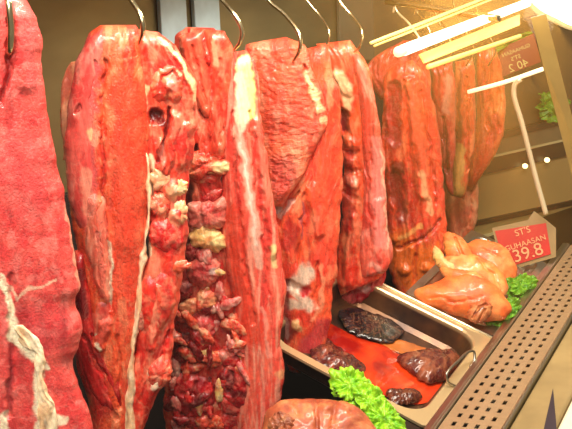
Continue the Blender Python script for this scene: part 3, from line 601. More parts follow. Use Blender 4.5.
for (a, b, anc, lab) in (((395, 11), (423, 44), A6, 'white lit steel hook above the shoulder strip'),
                         ((416, 13), (431, 34), A6, 'thin dull hook on the cross rail, first behind the white lit one'),
                         ((434, 15), (449, 36), A7, 'thin dull hook farthest along the cross rail')):
    s = on_x(a[0], a[1], 2.42); P, n = facing(anc)
    e = on_plane(b[0], b[1], P + n * 0.03, n)
    w = [s + np.array([0, .006, -.004]), s + np.array([0, 0, 0.012]), s + (e - s) * 0.06 + np.array([0, -.004, 0]), s + (e - s) * .5 + np.array([0, 0, 0.012]), s + (e - s) * .85 + np.array([0, 0, .006]), e + np.array([0, 0, -0.004])]
    o = tube('meat_hook', w, 0.0034 if anc is A6 and a[0] < 400 else 0.0022, HOOKM if a[0] > 400 else plain_mat('pale_hook', (240, 225, 180), rough=0.3, metal=0.6), n=50)  # a paler steel colour gives the first hook its lit look
    tag(o, lab, 'hook', 'steel hooks along the rail')
for (px, anc, lab) in ((444, A7, 'steel hook above the greyish pink patch of the narrow strip, behind the lamp glare'), (466, A8, 'steel hook holding the orange strip with the tan patch'), (488, A9, 'steel hook holding the last red strip of the row')):
    top = on_y(px, 0, RAIL_Y)
    e = on_y(px, 66, RAIL_Y - 0.02)
    w = [np.array([e[0], RAIL_Y + 0.014, RAIL_Z - 0.01]), np.array([e[0], RAIL_Y, RAIL_Z + 0.0145]), np.array([e[0], RAIL_Y - 0.015, RAIL_Z - 0.02]), np.array([e[0], RAIL_Y, e[2] + .18]), e + np.array([0, -.03, 0.05]), e]
    tag(tube('meat_hook', w, 0.0026, HOOKM, n=50), lab, 'hook', 'steel hooks along the rail')

# ------------------------------------------------------------------ case shell
WALLM = plain_mat('back_wall_steel', (124, 112, 74), rough=0.38, metal=0.55, var=0.25, scale=3, stretch=(1, 1, 3))
BLUEM = plain_mat('grey_blue_panel', (176, 204, 218), rough=0.4, metal=0.1, var=0.2, scale=12)
DARKM = plain_mat('dark_steel', (42, 36, 34), rough=0.4, metal=0.5)
FLOORM = plain_mat('case_floor_steel', (14, 10, 12), rough=0.35, metal=0.6)  # near-black colour stands for the shadow under the trays
CREAMM = plain_mat('cream_panel', (170, 140, 84), rough=0.4, var=0.06, scale=4)
BROWNM = plain_mat('brown_panel', (96, 80, 50), rough=0.4, var=0.1)
DBROWN = plain_mat('dark_band', (44, 32, 20), rough=0.4, var=0.15)
PALEM = plain_mat('pale_trim', (196, 182, 130), rough=0.35, var=0.1)
def struct(o): o['kind'] = 'structure'; return o
struct(box('wall_back', (-0.6, 1.36, 0.55), (4.6, 1.40, 2.0), WALLM))
struct(box('floor', (-0.6, 0.30, 0.62), (4.6, 1.40, 0.66), FLOORM))
struct(box('ceiling', (-0.6, 0.95, 1.96), (4.6, 1.40, 2.0), plain_mat('canopy_white', (220, 210, 190), rough=0.5)))
struct(box('wall_left', (-0.64, 0.30, 0.62), (-0.6, 1.40, 2.0), WALLM))
for k, (a, b) in enumerate(((158, 184), (192, 217))):
    q = [on_y(a, -40, 1.345), on_y(b, -40, 1.345), on_y(b + 6, 70, 1.345), on_y(a + 6, 70, 1.345)]
    struct(slab('trim_%d' % (k + 1), q, (0, -1, 0), 0.012, BLUEM, bev=0.002))
for k, (a, b) in enumerate(((338, 372),)):
    q = [on_y(a, -40, 1.345), on_y(b, -40, 1.345), on_y(b + 3, 60, 1.345), on_y(a + 3, 60, 1.345)]
    struct(slab('trim_3', q, (0, -1, 0), 0.012, plain_mat('grey_panel', (96, 92, 70), rough=0.7), bev=0.002))
struct(box('trim_15', (-0.6, 1.335, 0.66), (3.0, 1.358, CAMZ - 0.36), plain_mat('shadow_panel', (30, 20, 18), rough=0.6)))  # dark panel added to stand for shade low on the back wall
# far end panel, set at an angle
EP = np.array([3.3, 1.15, CAMZ]); EN = np.array([-0.5, -0.87, 0.0]); EN /= np.linalg.norm(EN)
def end_quad(pts, lift=0.0): return [on_plane(p[0], p[1], EP + EN * lift, EN) for p in pts]
struct(slab('wall_right', end_quad([(430, 300), (430, -60), (640, -120), (640, 300)]), EN, 0.03, CREAMM))
struct(slab('trim_4', end_quad([(430, 150), (430, 40), (640, -10), (640, 102)], .006), EN, 0.006, BROWNM))
struct(slab('trim_5', end_quad([(430, 172), (430, 152), (640, 104), (640, 124)], .02), EN, 0.02, plain_mat('grey_brown_band', (110, 98, 68), rough=0.35)))
struct(slab('trim_6', end_quad([(430, 187), (430, 172), (640, 124), (640, 139)], .012), EN, 0.012, DBROWN))
struct(slab('trim_7', end_quad([(430, 155), (430, 148), (640, 100), (640, 107)], .028), EN, 0.02, DBROWN))
struct(slab('trim_8', end_quad([(430, 172), (430, 170), (640, 122), (640, 124)], .026), EN, 0.02, PALEM))
struct(slab('trim_9', end_quad([(430, 236), (430, 231), (640, 186), (640, 191)], .012), EN, 0.012, DBROWN))
struct(slab('trim_10', end_quad([(430, 300), (430, 236), (640, 191), (640, 300)], .008), EN, 0.008, plain_mat('olive_panel', (150, 128, 78), rough=0.35, var=0.2, scale=10, stretch=(1, 1, 8))))
struct(slab('trim_11', end_quad([(430, 250), (430, 246), (640, 202), (640, 207)], .016), EN, 0.01, PALEM))
for (x, y) in ((525, 166), (547, 160)):  # reflected light glints, made as small glowing domes
    p = end_quad([(x, y)], .03)[0]
    o = pillow('light_glint', None, [(x + 2.6 * math.cos(a), y + 2.6 * math.sin(a)) for a in np.arange(10) / 10 * 6.283], p, EN, 1.8, FAT,
               plain_mat('glint_glow', (255, 240, 190), emit=((255, 230, 160), 3.0)), na=24, nr=8, jit=0, nz=(0, 5, 5))
    tag(o, 'tiny bright round lamp on the dark band, %s' % ('beside the wire stand' if x < 530 else 'dimmer one beyond the wire stand'), 'lamp', 'tiny lamps on the end panel')

# ------------------------------------------------------------------ perforated ledge and front frame
GRILLM = plain_mat('ledge_steel', (166, 136, 102), rough=0.42, metal=0.35, var=0.08, scale=30, stretch=(4, 1, 1))
gr = empty('vent_grille', (1.9, 0.59, LEDGE_Z), 'long perforated steel vent strip running along the front ledge of the case', 'vent')
def perforated(x0, x1, y0, y1, z, px, cols, hx, hy, th):
    xs = [x0]; x = x0 + px / 2
    while x + hx < x1: xs += [x, x + hx]; x += px
    xs.append(x1)
    ys = [y0]; m = 0.012; py = (y1 - y0 - 2 * m) / cols
    for c in range(cols): yc = y0 + m + py * (c + .5); ys += [yc - hy / 2, yc + hy / 2]
    ys.append(y1)
    V = []; Fc = []; nx, ny = len(xs), len(ys)
    for zz in (z, z - th):
        for a in xs:
            for b in ys: V.append((a, b, zz))
    o = nx * ny
    def idx(i, j): return i * ny + j
    for i in range(nx - 1):
        for j in range(ny - 1):
            q = (idx(i, j), idx(i + 1, j), idx(i + 1, j + 1), idx(i, j + 1))
            if i % 2 == 1 and j % 2 == 1:
                for a, b in zip(q, q[1:] + q[:1]): Fc.append((a, b, b + o, a + o))
            else:
                Fc.append(q); Fc.append(tuple(k + o for k in reversed(q)))
    return V, Fc
V, Fc = perforated(1.0, 2.66, 0.532, 0.652, LEDGE_Z, 0.036, 4, 0.017, 0.0085, 0.002)
mesh_obj('perforated_plate', V, Fc, GRILLM, gr, smooth=False)
box('dark_tray', (1.0, 0.530, LEDGE_Z - 0.03), (2.66, 0.654, LEDGE_Z - 0.026), DARKM, gr)
box('edge_lip', (1.0, 0.654, LEDGE_Z - 0.03), (2.66, 0.660, LEDGE_Z + 0.006), STEEL, gr, bev=0.002)
box('edge_lip', (1.0, 0.522, LEDGE_Z - 0.03), (2.66, 0.530, LEDGE_Z + 0.006), STEEL, gr, bev=0.002)
struct(box('trim_12', (0.6, 0.672, LEDGE_Z - 0.10), (2.72, 0.690, LEDGE_Z - 0.012), STEEL, bev=0.003))
FRAMEM = plain_mat('front_frame_cream', (158, 134, 90), rough=0.35, metal=0.25, var=0.2, scale=9)
struct(box('trim_13', (0.6, 0.436, LEDGE_Z - 0.12), (2.75, 0.520, LEDGE_Z - 0.002), FRAMEM, bev=0.006))
struct(box('trim_14', (0.6, 0.34, LEDGE_Z - 0.16), (2.75, 0.434, LEDGE_Z - 0.004), plain_mat('white_bumper', (236, 222, 190), rough=0.3), bev=0.008))
wq = [on_z(543, 432, LEDGE_Z + .002), on_z(553, 388, LEDGE_Z + .002), on_z(557, 432, LEDGE_Z + .002)]  # dark reflection on the frame, built as a flat wedge
wd = slab('reflection_wedge', wq, (0, 0, 1), 0.006, plain_mat('dark_wedge', (46, 34, 44), rough=0.5)); tag(wd, 'dark pointed rubber clamp lying on the cream front frame', 'clamp')

# ------------------------------------------------------------------ blood tray
TX0, TX1 = 1.553, 2.012
bx_ = np.array([1., 0, 0]); by_ = np.cross(BED_N, bx_)
tO = np.array([TX0, BED_P[1], BED_P[2]])
TD = 0.43
def tp(u, v, w): return tO + bx_ * u + by_ * v + BED_N * w
def rrect(u0, u1, v0, v1, r, n=8):
    o = []
    for (cx, cy, a0) in ((u1 - r, v1 - r, 0), (u0 + r, v1 - r, 90), (u0 + r, v0 + r, 180), (u1 - r, v0 + r, 270)):
        for k in range(n + 1):
            a = math.radians(a0 + 90 * k / n); o.append((cx + r * math.cos(a), cy + r * math.sin(a)))
    return o
def tray_mesh(name, u0, u1, v0, v1, depth, mat, parent, rim=0.022, r=0.06):
    rings = [(rrect(u0, u1, v0, v1, 0.012), -0.006), (rrect(u0, u1, v0, v1, 0.012), 0.0), (rrect(u0 + rim, u1 - rim, v0 + rim, v1 - rim, r), 0.0),
             (rrect(u0 + rim + .003, u1 - rim - .003, v0 + rim + .003, v1 - rim - .003, r), -0.004),
             (rrect(u0 + rim + .014, u1 - rim - .014, v0 + rim + .014, v1 - rim - .014, r * .9), -depth + .01), (rrect(u0 + rim + .026, u1 - rim - .026, v0 + rim + .026, v1 - rim - .026, r * .8), -depth)]
    V = []; f = []; k = len(rings[0][0])
    for pts, w in rings:
        for (u, v) in pts: V.append(tp(u, v, w))
    for i in range(len(rings) - 1):
        for j in range(k): f.append((i * k + j, i * k + (j + 1) % k, (i + 1) * k + (j + 1) % k, (i + 1) * k + j))
    f.append(tuple((len(rings) - 1) * k + j for j in range(k)))
    o = mesh_obj(name, V, f, mat, parent, smooth=False); s = o.modifiers.new('sol', 'SOLIDIFY'); s.thickness = 0.0015; s.offset = -1
    return o
def tray_material():
    m, nt, ns, L, bs = new_mat('bloody_tray_steel')
    tc = ns.new('ShaderNodeTexCoord')
    n = nd(ns, 'ShaderNodeTexNoise', Scale=7.0, Detail=4.0); L.new(tc.outputs['Object'], n.inputs['Vector'])
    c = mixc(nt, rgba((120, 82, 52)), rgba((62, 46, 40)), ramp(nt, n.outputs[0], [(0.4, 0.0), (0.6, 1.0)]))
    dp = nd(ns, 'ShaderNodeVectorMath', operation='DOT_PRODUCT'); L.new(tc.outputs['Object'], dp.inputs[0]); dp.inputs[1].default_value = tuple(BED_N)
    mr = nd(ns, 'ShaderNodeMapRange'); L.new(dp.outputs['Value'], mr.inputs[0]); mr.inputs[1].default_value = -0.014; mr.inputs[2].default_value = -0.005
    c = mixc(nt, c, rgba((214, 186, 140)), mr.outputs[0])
    L.new(c, bs.inputs['Base Color']); bs.inputs['Metallic'].default_value = 0.6; bs.inputs['Roughness'].default_value = 0.28
    return m
tr = empty('steel_tray', tp(0.23, 0.2, 0), 'deep tilted steel tray with blood, dark offal and a wire handle, beside the vent strip', 'tray')
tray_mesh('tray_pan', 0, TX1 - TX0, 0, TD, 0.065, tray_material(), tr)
RIMW = plain_mat('pale_rim', (226, 210, 176), rough=0.25, metal=0.6)
box_pts = [tp(TX1 - TX0 - .006, 0.0, .002), tp(TX1 - TX0 - .006, 0.0, .006), tp(TX1 - TX0 - .006, TD, .004)]
tube('rim_edge', [tp(TX1 - TX0, -.002, .001), tp(TX1 - TX0, TD, .001)], 0.004, RIMW, tr, n=8)
tube('rim_edge', [tp(0, -.002, .001), tp(TX1 - TX0, -.002, .001)], 0.004, RIMW, tr, n=8)
hp = [on_bed(p[0], p[1], l) for p, l in (((455, 386), .002), ((448, 382), .012), ((447, 373), .03), ((458, 361), .036), ((468, 352), .036), ((474, 352), .03), ((474, 362), .012), ((470, 367), .002))]
tube('wire_handle', hp, 0.0032, STEEL, tr, n=60)
def blood_mat():
    m, nt, ns, L, bs = new_mat('blood_pool')
    bs.inputs['Base Color'].default_value = rgba((200, 26, 12)); bs.inputs['Roughness'].default_value = 0.08
    bs.inputs['Subsurface Weight'].default_value = 0.1
    tc = ns.new('ShaderNodeTexCoord'); n = nd(ns, 'ShaderNodeTexNoise', Scale=14.0, Detail=3.0); L.new(tc.outputs['Object'], n.inputs['Vector'])
    c = mixc(nt, rgba((226, 64, 18)), rgba((140, 16, 10)), ramp(nt, n.outputs[0], [(0.35, 0.0), (0.65, 1.0)])); L.new(c, bs.inputs['Base Color'])
    return m
TFLOOR = -0.063
def tray_blob(name, label, cat, outline, T, cols, mat, seed, lift=0.0, group=None, feats=(), **kw):
    o = np.asarray(outline, float); c = o.mean(0)
    P = on_bed(c[0], c[1], TFLOOR + lift)
    ob = pillow(name, None, outline, P, BED_N, T, cols, mat, feats, seed=seed, **kw)
    return tag(ob, label, cat, group)
tray_blob('blood_pool', 'bright red pool of blood spread across the bottom of the steel tray', 'blood',
          [(306, 318), (326, 322), (352, 334), (380, 344), (404, 356), (428, 372), (446, 386), (434, 400), (412, 404), (385, 396), (355, 384), (320, 360)], 1.5, DEEP, blood_mat(), 61, lift=0.001, back=0.1, nz=(0.2, 9, 9))
tray_blob('blood_film', 'thin orange brown film of meat juice beside the red blood pool', 'blood',
          [(372, 336), (392, 338), (414, 344), (436, 352), (450, 362), (446, 374), (430, 370), (406, 356), (384, 346)], 1.0, DEEP, plain_mat('juice_film', (176, 96, 40), rough=0.12, var=0.3, scale=14), 66, lift=0.0015, back=0.1, nz=(0.1, 9, 9))
tray_blob('offal', 'dark marbled brown liver piece in the steel tray, next to the wire handle', 'meat',
          [(397, 358), (412, 354), (428, 352), (444, 354), (452, 352), (460, 360), (454, 372), (440, 382), (424, 381), (410, 371)], 11,
          ((92, 30, 22), (70, 18, 16), (170, 100, 66)), LIVER, 62, lift=0.012, group='dark offal in the tray', nz=(1.6, 14, 9), fine=0.3)
tray_blob('offal', 'small dark brown offal lump at the lettuce side of the tray', 'meat',
          [(386, 391), (400, 390), (416, 391), (422, 398), (412, 403), (394, 404)], 6, ((84, 34, 22), (60, 20, 16), (130, 80, 50)), LIVER, 63, lift=0.008, group='dark offal in the tray', nz=(1.6, 6, 6))
tray_blob('offal', 'large dark brown heap of offal under the flank tip, partly behind lettuce', 'meat',
          [(312, 342), (326, 340), (340, 350), (354, 358), (366, 368), (356, 378), (340, 380), (324, 374), (312, 360)], 8,
          ((80, 24, 22), (54, 14, 16), (170, 80, 56)), LIVER, 64, lift=0.006, group='dark offal in the tray', nz=(3, 14, 12), fine=0.3)
tray_blob('offal', 'nearly black wet offal piece at the far side of the steel tray', 'meat',  # piece enlarged and blackened like a dark reflection at the tray back
          [(338, 312), (352, 308), (374, 314), (394, 322), (404, 332), (392, 342), (370, 340), (348, 330)], 4,
          ((24, 18, 22), (14, 10, 14), (44, 34, 36)), LIVER, 65, lift=0.008, group='dark offal in the tray', nz=(0.7, 22, 16))
bs_q = [np.array([x, y, 0.0]) for x, y in ((0.9, 0.697), (2.62, 0.697), (2.62, 0.90), (0.9, 0.90))]
for q in bs_q: q[2] = BED_P[2] - 0.084 + (q[1] - BED_P[1]) * 0.46
struct(slab('trim_16', bs_q, BED_N, 0.03, DARKM))
# second tray with poultry
t2 = empty('steel_tray', tp(TX1 - TX0 + 0.25, 0.2, 0), 'shallow steel tray farther along, holding the raw poultry', 'tray')
tray_mesh('tray_pan', TX1 - TX0 + 0.012, TX1 - TX0 + 0.56, 0.0, 0.25, 0.02, STEEL, t2, r=0.03)
tube('rim_edge', [tp(TX1 - TX0 + .012, -.002, .002), tp(TX1 - TX0 + 0.56, -.002, .002)], 0.004, RIMW, t2, n=8)
t3 = empty('steel_tray', tp(-0.24, 0.2, 0), 'steel tray nearest the picture bottom, under the tan skinned knuckle', 'tray')
tray_mesh('tray_pan', -0.5, -0.012, 0.0, 0.17, 0.03, plain_mat('shaded_tray_steel', (60, 46, 40), rough=0.35, metal=0.8), t3, r=0.03)  # steel darkened in colour for the shadow around this tray

# ------------------------------------------------------------------ poultry
def bird(name, label, outline, contact, T, cols, seed, feats=(), off=0, centre=None, cat='poultry', group='raw poultry on the tray', mat=SKIN):
    P = on_bed(contact[0], contact[1], 0.0); n = -(P - CAM); n /= np.linalg.norm(n); n = n + BED_N * 0.4; n /= np.linalg.norm(n)
    sc = np.linalg.norm(P - CAM) / F
    root = empty(name, P, label, cat, group)
    return root, P + n * off * sc, n
OB = ((232, 116, 46), (218, 88, 36), (248, 160, 90))
OP = ((236, 142, 64), (224, 104, 46), (250, 184, 116))
def bird_parts(root, P, n, parts):
    sc = np.linalg.norm(P - CAM) / F
    for (nm, out, T, cols, feats, seed, off) in parts:
        pillow(nm, root, out, P + n * off * sc, n, T, cols, SKIN, feats, seed=seed, nz=(0.9, 18, 18), pw=2.0, back=0.5, st=(22, 22))
root, P, n = bird('raw_chicken', 'plump orange raw chicken lying across the pale tray edge, with curled brown feet', None, (480, 320), 0, OB, 71)
bird_parts(root, P, n, [
    ('body', [(414, 292), (430, 284), (452, 276), (474, 276), (492, 283), (505, 296), (511, 308), (504, 319), (484, 322), (462, 318), (440, 311), (420, 303)], 16, OB,
     [('c', (240, 110, 70), [(470, 290, 14)], 0.4), ('r', -2, [(430, 300, 1.5), (460, 306, 1.5), (480, 300, 1.5)])], 71, 6),
    ('wing', [(440, 268), (456, 270), (474, 272), (490, 282), (494, 294), (478, 296), (462, 288), (446, 280)], 9, OP, [], 72, 4),
    ('curled_foot', [(467, 316), (470, 308), (478, 302), (487, 301), (492, 306), (490, 314), (484, 322), (474, 323)], 8, ((176, 92, 48), (140, 62, 34), (220, 150, 90)),
     [('r', -4, [(472, 318, 1.2), (478, 308, 1.2), (486, 306, 1.2)]), ('r', -4, [(480, 320, 1.2), (484, 312, 1.2)]), ('c', (110, 48, 30), [(474, 314, 1.3), (482, 310, 1.3)], 0.8)], 73, 19)])
root, P, n = bird('raw_chicken', 'pale yellow raw chicken with its neck raised, behind the plump orange one', None, (486, 300), 0, OP, 74)
bird_parts(root, P, n, [
    ('body', [(436, 262), (450, 256), (470, 254), (490, 262), (504, 276), (508, 292), (496, 300), (474, 292), (452, 282)], 13, OP, [('r', -2.5, [(476, 262, 1.6), (492, 276, 1.6), (500, 292, 1.6)])], 74, 2),
    ('neck', [(444, 234), (452, 232), (462, 238), (470, 250), (474, 262), (464, 268), (452, 262), (444, 250)], 8, OP, [('r', -3, [(456, 240, 1.3), (462, 258, 1.3)])], 75, 3),
    ('leg', [(434, 246), (440, 250), (448, 262), (458, 268), (454, 276), (442, 270), (434, 260)], 6, ((240, 180, 100), (226, 140, 70), (250, 210, 150)), [], 76, 8)])
root, P, n = bird('raw_chicken', 'orange raw chicken farthest along the tray, just before the red price sign', None, (505, 285), 0, OB, 77)
bird_parts(root, P, n, [
    ('body', [(464, 246), (478, 240), (494, 242), (508, 250), (516, 264), (516, 278), (506, 286), (488, 280), (470, 268)], 14, ((238, 120, 56), (222, 92, 44), (250, 170, 100)), [('r', -2, [(480, 252, 1.6), (500, 262, 1.6)])], 77, 2),
    ('wing', [(472, 252), (484, 254), (496, 264), (502, 280), (494, 284), (480, 274), (470, 262)], 7, OP, [], 78, 8)])

# skinned knuckle at the bottom
P = on_bed(320, 440, 0.02); n = -(P - CAM); n /= np.linalg.norm(n); n = n + BED_N * 0.4; n /= np.linalg.norm(n); sc = np.linalg.norm(P - CAM) / F
kn = empty('pork_knuckle', P, 'tan brown wrinkled pork knuckle in the tray beside the lettuce', 'meat')
KC = ((190, 98, 54), (156, 68, 38), (220, 146, 92))
pillow('knuckle_skin', kn, [(262, 424), (272, 406), (290, 400), (316, 400), (344, 403), (362, 411), (374, 424), (380, 442), (372, 470), (330, 482), (286, 476), (264, 452)], P + n * 10 * sc, n, 26, KC, SKIN,
       [('r', -4, [(318, 398, 1.6), (314, 415, 1.8), (316, 440, 1.6)]), ('r', -4, [(338, 402, 1.5), (332, 415, 1.8), (330, 440, 1.6)]), ('r', -3, [(352, 406, 1.3), (348, 420, 1.6)]), ('r', -3, [(290, 400, 1.4), (296, 420, 1.4)]),
        ('r', 3, [(325, 412, 5)]), ('c', (140, 70, 40), [(316, 420, 1.4), (332, 420, 1.4)], 0.6)], seed=81, nz=(2, 16, 16))
pillow('knuckle_end', kn, [(268, 428), (271, 416), (280, 411), (290, 416), (296, 422), (292, 432), (280, 438)], P + n * 30 * sc, n, 9, ((170, 90, 54), (130, 62, 36), (220, 150, 100)), SKIN,
       [('r', -3, [(278, 416, 1.2), (284, 430, 1.2)])], seed=82, nz=(2, 5, 5))

# ------------------------------------------------------------------ lettuce
def lettuce_mat(name, c1, c2):
    m, nt, ns, L, bs = new_mat(name)
    tc = ns.new('ShaderNodeTexCoord'); n = nd(ns, 'ShaderNodeTexNoise', Scale=60.0, Detail=4.0); L.new(tc.outputs['Object'], n.inputs['Vector'])
    L.new(mixc(nt, rgba(c1), rgba(c2), ramp(nt, n.outputs[0], [(0.35, 0.0), (0.65, 1.0)])), bs.inputs['Base Color'])
    bs.inputs['Roughness'].default_value = 0.4; bs.inputs['Subsurface Weight'].default_value = 0.1
    b = nd(ns, 'ShaderNodeBump', Strength=0.6, Distance=0.003); L.new(n.outputs[0], b.inputs['Height']); L.new(b.outputs[0], bs.inputs['Normal'])
    return m
LET = lettuce_mat('lettuce_green', (168, 214, 40), (108, 176, 24)); LETD = lettuce_mat('lettuce_dark', (120, 176, 40), (70, 130, 24))
def leaf(name, root, outline, P, n, mat, seed, ruffle=5.0, na=150, nr=16, cup=4.0):
    sc = np.linalg.norm(P - CAM) / F
    c = closed(outline, na); ctr = c.mean(0)
    a = np.arange(na) / na * 2 * math.pi
    c = ctr + (c - ctr) * (1 + 0.16 * fbm(np.cos(a) * 5, np.sin(a) * 5, seed, 4))[:, None]
    r = np.linspace(0, 1, nr + 1)[1:]
    x = ctr[0] + (c[None, :, 0] - ctr[0]) * r[:, None]; y = ctr[1] + (c[None, :, 1] - ctr[1]) * r[:, None]
    A2_ = a[None, :]
    h = ruffle * (r[:, None] ** 1.6) * (1.6 * fbm(np.cos(A2_) * 2.6 + 0 * r[:, None], np.sin(A2_) * 2.6, seed + r[:, None] * .7, 3)) + cup * fbm(x / 7, y / 7, seed, 3)
    V = on_plane(x, y, P, n) + (h * sc)[..., None] * n
    V = np.concatenate([V.reshape(-1, 3), [on_plane(ctr[0], ctr[1], P, n)]])
    f = [(i * na + j, (i + 1) * na + j, (i + 1) * na + (j + 1) % na, i * na + (j + 1) % na) for i in range(nr - 1) for j in range(na)]
    f += [(nr * na, j, (j + 1) % na) for j in range(na)]
    ob = mesh_obj(name, V, f, mat, root); s = ob.modifiers.new('sol', 'SOLIDIFY'); s.thickness = 0.0008
    return ob
def lettuce(label, leaves, contact, lift, mat, seed, ruf=5.0):
    P = on_bed(contact[0], contact[1], lift); n = -(P - CAM); n /= np.linalg.norm(n); n = n + BED_N * .6; n /= np.linalg.norm(n); sc = np.linalg.norm(P - CAM) / F
    root = empty('lettuce', P, label, 'lettuce', 'lettuce garnish')
    for k, o in enumerate(leaves):
        o = np.asarray(o, float); o = o.mean(0) + (o - o.mean(0)) * 1.2
        leaf('leaf', root, o, P + n * sc * 5 * k, n, mat, seed + k, ruf)
    return root
lettuce('large frilly lime green lettuce piece between the knuckle and the blood tray', [
    [(336, 376), (350, 373), (362, 380), (376, 392), (386, 402), (396, 418), (398, 430), (380, 432), (366, 420), (352, 404), (338, 394)],
    [(337, 380), (346, 372), (358, 374), (364, 384), (360, 394), (348, 398), (338, 392)],
    [(356, 388), (368, 386), (382, 396), (388, 408), (382, 416), (368, 412), (358, 400)],
    [(370, 408), (384, 404), (394, 414), (400, 428), (388, 434), (374, 424)]], (372, 428), 0.02, LET, 31, 5.0)
lettuce('small green lettuce tuft between the plump chicken and the vent strip', [
    [(486, 318), (496, 310), (506, 302), (514, 300), (518, 308), (512, 320), (502, 328), (490, 326)], [(500, 308), (510, 300), (518, 304), (514, 314), (504, 318)]], (502, 326), 0.004, LETD, 41, 3.0)
lettuce('small green lettuce tuft farther along, beside the farthest chicken', [
    [(504, 284), (514, 279), (526, 277), (534, 282), (530, 292), (518, 297), (506, 294)], [(512, 284), (522, 280), (530, 284), (524, 292), (514, 292)]], (518, 294), 0.004, LETD, 43, 3.0)
def wall_green(outline, lift, label, seed):
    c = np.mean(outline, 0); P = end_quad([c], lift)[0]
    root = empty('lettuce', P, label, 'lettuce', 'lettuce garnish'); leaf('leaf', root, outline, P, EN, LETD, seed, 4.0); return root
wall_green([(540, 96), (550, 93), (562, 95), (566, 106), (562, 118), (550, 122), (541, 116)], 0.05, 'pale green lettuce bunch on the brown end panel', 45)
wall_green([(486, 50), (494, 43), (506, 41), (518, 34), (530, 32), (531, 38), (518, 43), (503, 49), (490, 56)], 0.04, 'dark green lettuce sprig along the top edge of the upper sign', 47)

# ------------------------------------------------------------------ price signs
SIGNR = plain_mat('sign_red', (186, 10, 8), rough=0.35, var=0.08); SIGNB = plain_mat('sign_dull_red', (150, 54, 30), rough=0.4, var=0.1)
LETTERM = plain_mat('sign_letter', (236, 160, 110), rough=0.4); LETTERD = plain_mat('sign_letter_dull', (226, 206, 130), rough=0.4)
CLEAR = plain_mat('clear_sleeve', (140, 116, 74), rough=0.3)
def sign(name, label, quad, P, n, mat, lmat, rows, mirror, sleeve=None):
    q = [on_plane(p[0], p[1], P, n) for p in quad]                 # bottom left, bottom right, top right, top left
    root = empty(name, (q[0] + q[1]) / 2, label, 'sign', 'price signs')
    board = slab('board', q, n, 0.003, mat, root)
    if sleeve:
        slab('clear_sleeve', [on_plane(p[0], p[1], P - n * .004, n) for p in sleeve], n, 0.002, CLEAR, root)
    ex = (q[1] - q[0]); w = np.linalg.norm(ex); ex /= w; ez = np.cross(n, ex); ez /= np.linalg.norm(ez)
    hgt = np.linalg.norm(q[3] - q[0])
    for (txt, u, v, size) in rows:
        cu = bpy.data.curves.new('lettering', 'FONT'); cu.body = txt; cu.size = size * hgt; cu.extrude = 0.0006; cu.align_x = 'CENTER'
        cu.materials.append(lmat)
        o = bpy.data.objects.new('lettering', cu); C.objects.link(o); o.parent = root
        p = q[0] + ex * u * w + (q[3] - q[0]) * v + (n * 0.002)
        sx = -1.0 if mirror else 1.0
        mt = Matrix(((ex[0] * sx, ez[0], n[0], 0), (ex[1] * sx, ez[1], n[1], 0), (ex[2] * sx, ez[2], n[2], 0), (0, 0, 0, 1)))
        mt.translation = Vector(p - np.array(root.location))
        bpy.context.view_layer.update()
        me = bpy.data.meshes.new_from_object(o.evaluated_get(bpy.context.evaluated_depsgraph_get()))
        bpy.data.objects.remove(o); o = bpy.data.objects.new('lettering', me); C.objects.link(o); o.parent = board; o.matrix_local = mt
    return root
P = on_bed(530, 262, 0.0); n = -(P - CAM); n /= np.linalg.norm(n)
sign('price_sign', 'bright red price sign reading 39.8 standing behind the chickens', [(505, 268), (551, 254), (546, 223), (495, 231)], P + n * .01, n, SIGNR, LETTERM,
     [("ST'S", 0.56, 0.70, 0.24), ('GUHAASAN', 0.55, 0.40, 0.20), ('39.8', 0.55, 0.06, 0.46)], False,
     sleeve=[(503, 272), (556, 257), (556, 228), (545, 219), (534, 211), (528, 220), (492, 228)])
P = end_quad([(520, 54)], 0.06)[0]; n = -(P - CAM); n /= np.linalg.norm(n)  # mirror reflection of a sign, built as a solid board
sign('price_sign', 'dull brown red price sign with reversed lettering, high up beside the last red strip', [(499, 78), (541, 62), (534, 33), (493, 52)], P, n, SIGNB, LETTERD,
     [('GUHAASAN', 0.52, 0.68, 0.20), ('ST\'S', 0.48, 0.42, 0.22), ('40 2', 0.50, 0.04, 0.42)], True)

# ------------------------------------------------------------------ lamps, glass, stand
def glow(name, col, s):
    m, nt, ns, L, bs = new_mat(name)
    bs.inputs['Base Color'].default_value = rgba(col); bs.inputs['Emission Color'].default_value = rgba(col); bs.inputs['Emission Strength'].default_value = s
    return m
YT = 0.78
lp = empty('fluorescent_lamp', on_y(470, 25, YT), 'bright white fluorescent tube lamp with pale yellow reflector above the far meat strips', 'lamp')
tube('tube', [on_y(404, 50, YT), on_y(527, 3, YT)], 0.0125, glow('tube_glow', (255, 250, 225), 4.0), lp, n=6, k=16)
e0, e1 = on_y(398, 52, YT), on_y(404, 50, YT); tube('end_cap', [e0, e1], 0.0115, glow('cap_glow', (255, 236, 180), 1.2), lp, n=4, k=16)
slab('reflector', [on_y(425, 63, YT + .01), on_y(520, 25, YT + .01), on_y(520, 14, YT + .03), on_y(420, 54, YT + .03)], (0, -1, 0.3), 0.004, glow('reflector_glow', (246, 214, 110), 0.5), lp)  # reflector and its edge glow by themselves to look lit by the tube
tube('reflector_edge', [on_y(428, 67, YT + .01), on_y(520, 36, YT + .01)], 0.006, glow('edge_glow', (250, 220, 120), 0.6), lp, n=4)
l2 = empty('glow_rods', on_y(430, 20, YT + .02), 'thin double pale yellow trim rod rising beside the white lit hook', 'trim')  # thin pale streak made as rods with their own glow
tube('rod', [on_y(371, 43, YT + .02), on_y(500, -8, YT + .02)], 0.0035, glow('rod_glow', (246, 224, 130), 0.7), l2, n=6)
tube('rod', [on_y(374, 46, YT + .02), on_y(500, -4, YT + .02)], 0.0025, glow('rod_glow2', (246, 224, 120), 0.55), l2, n=6)
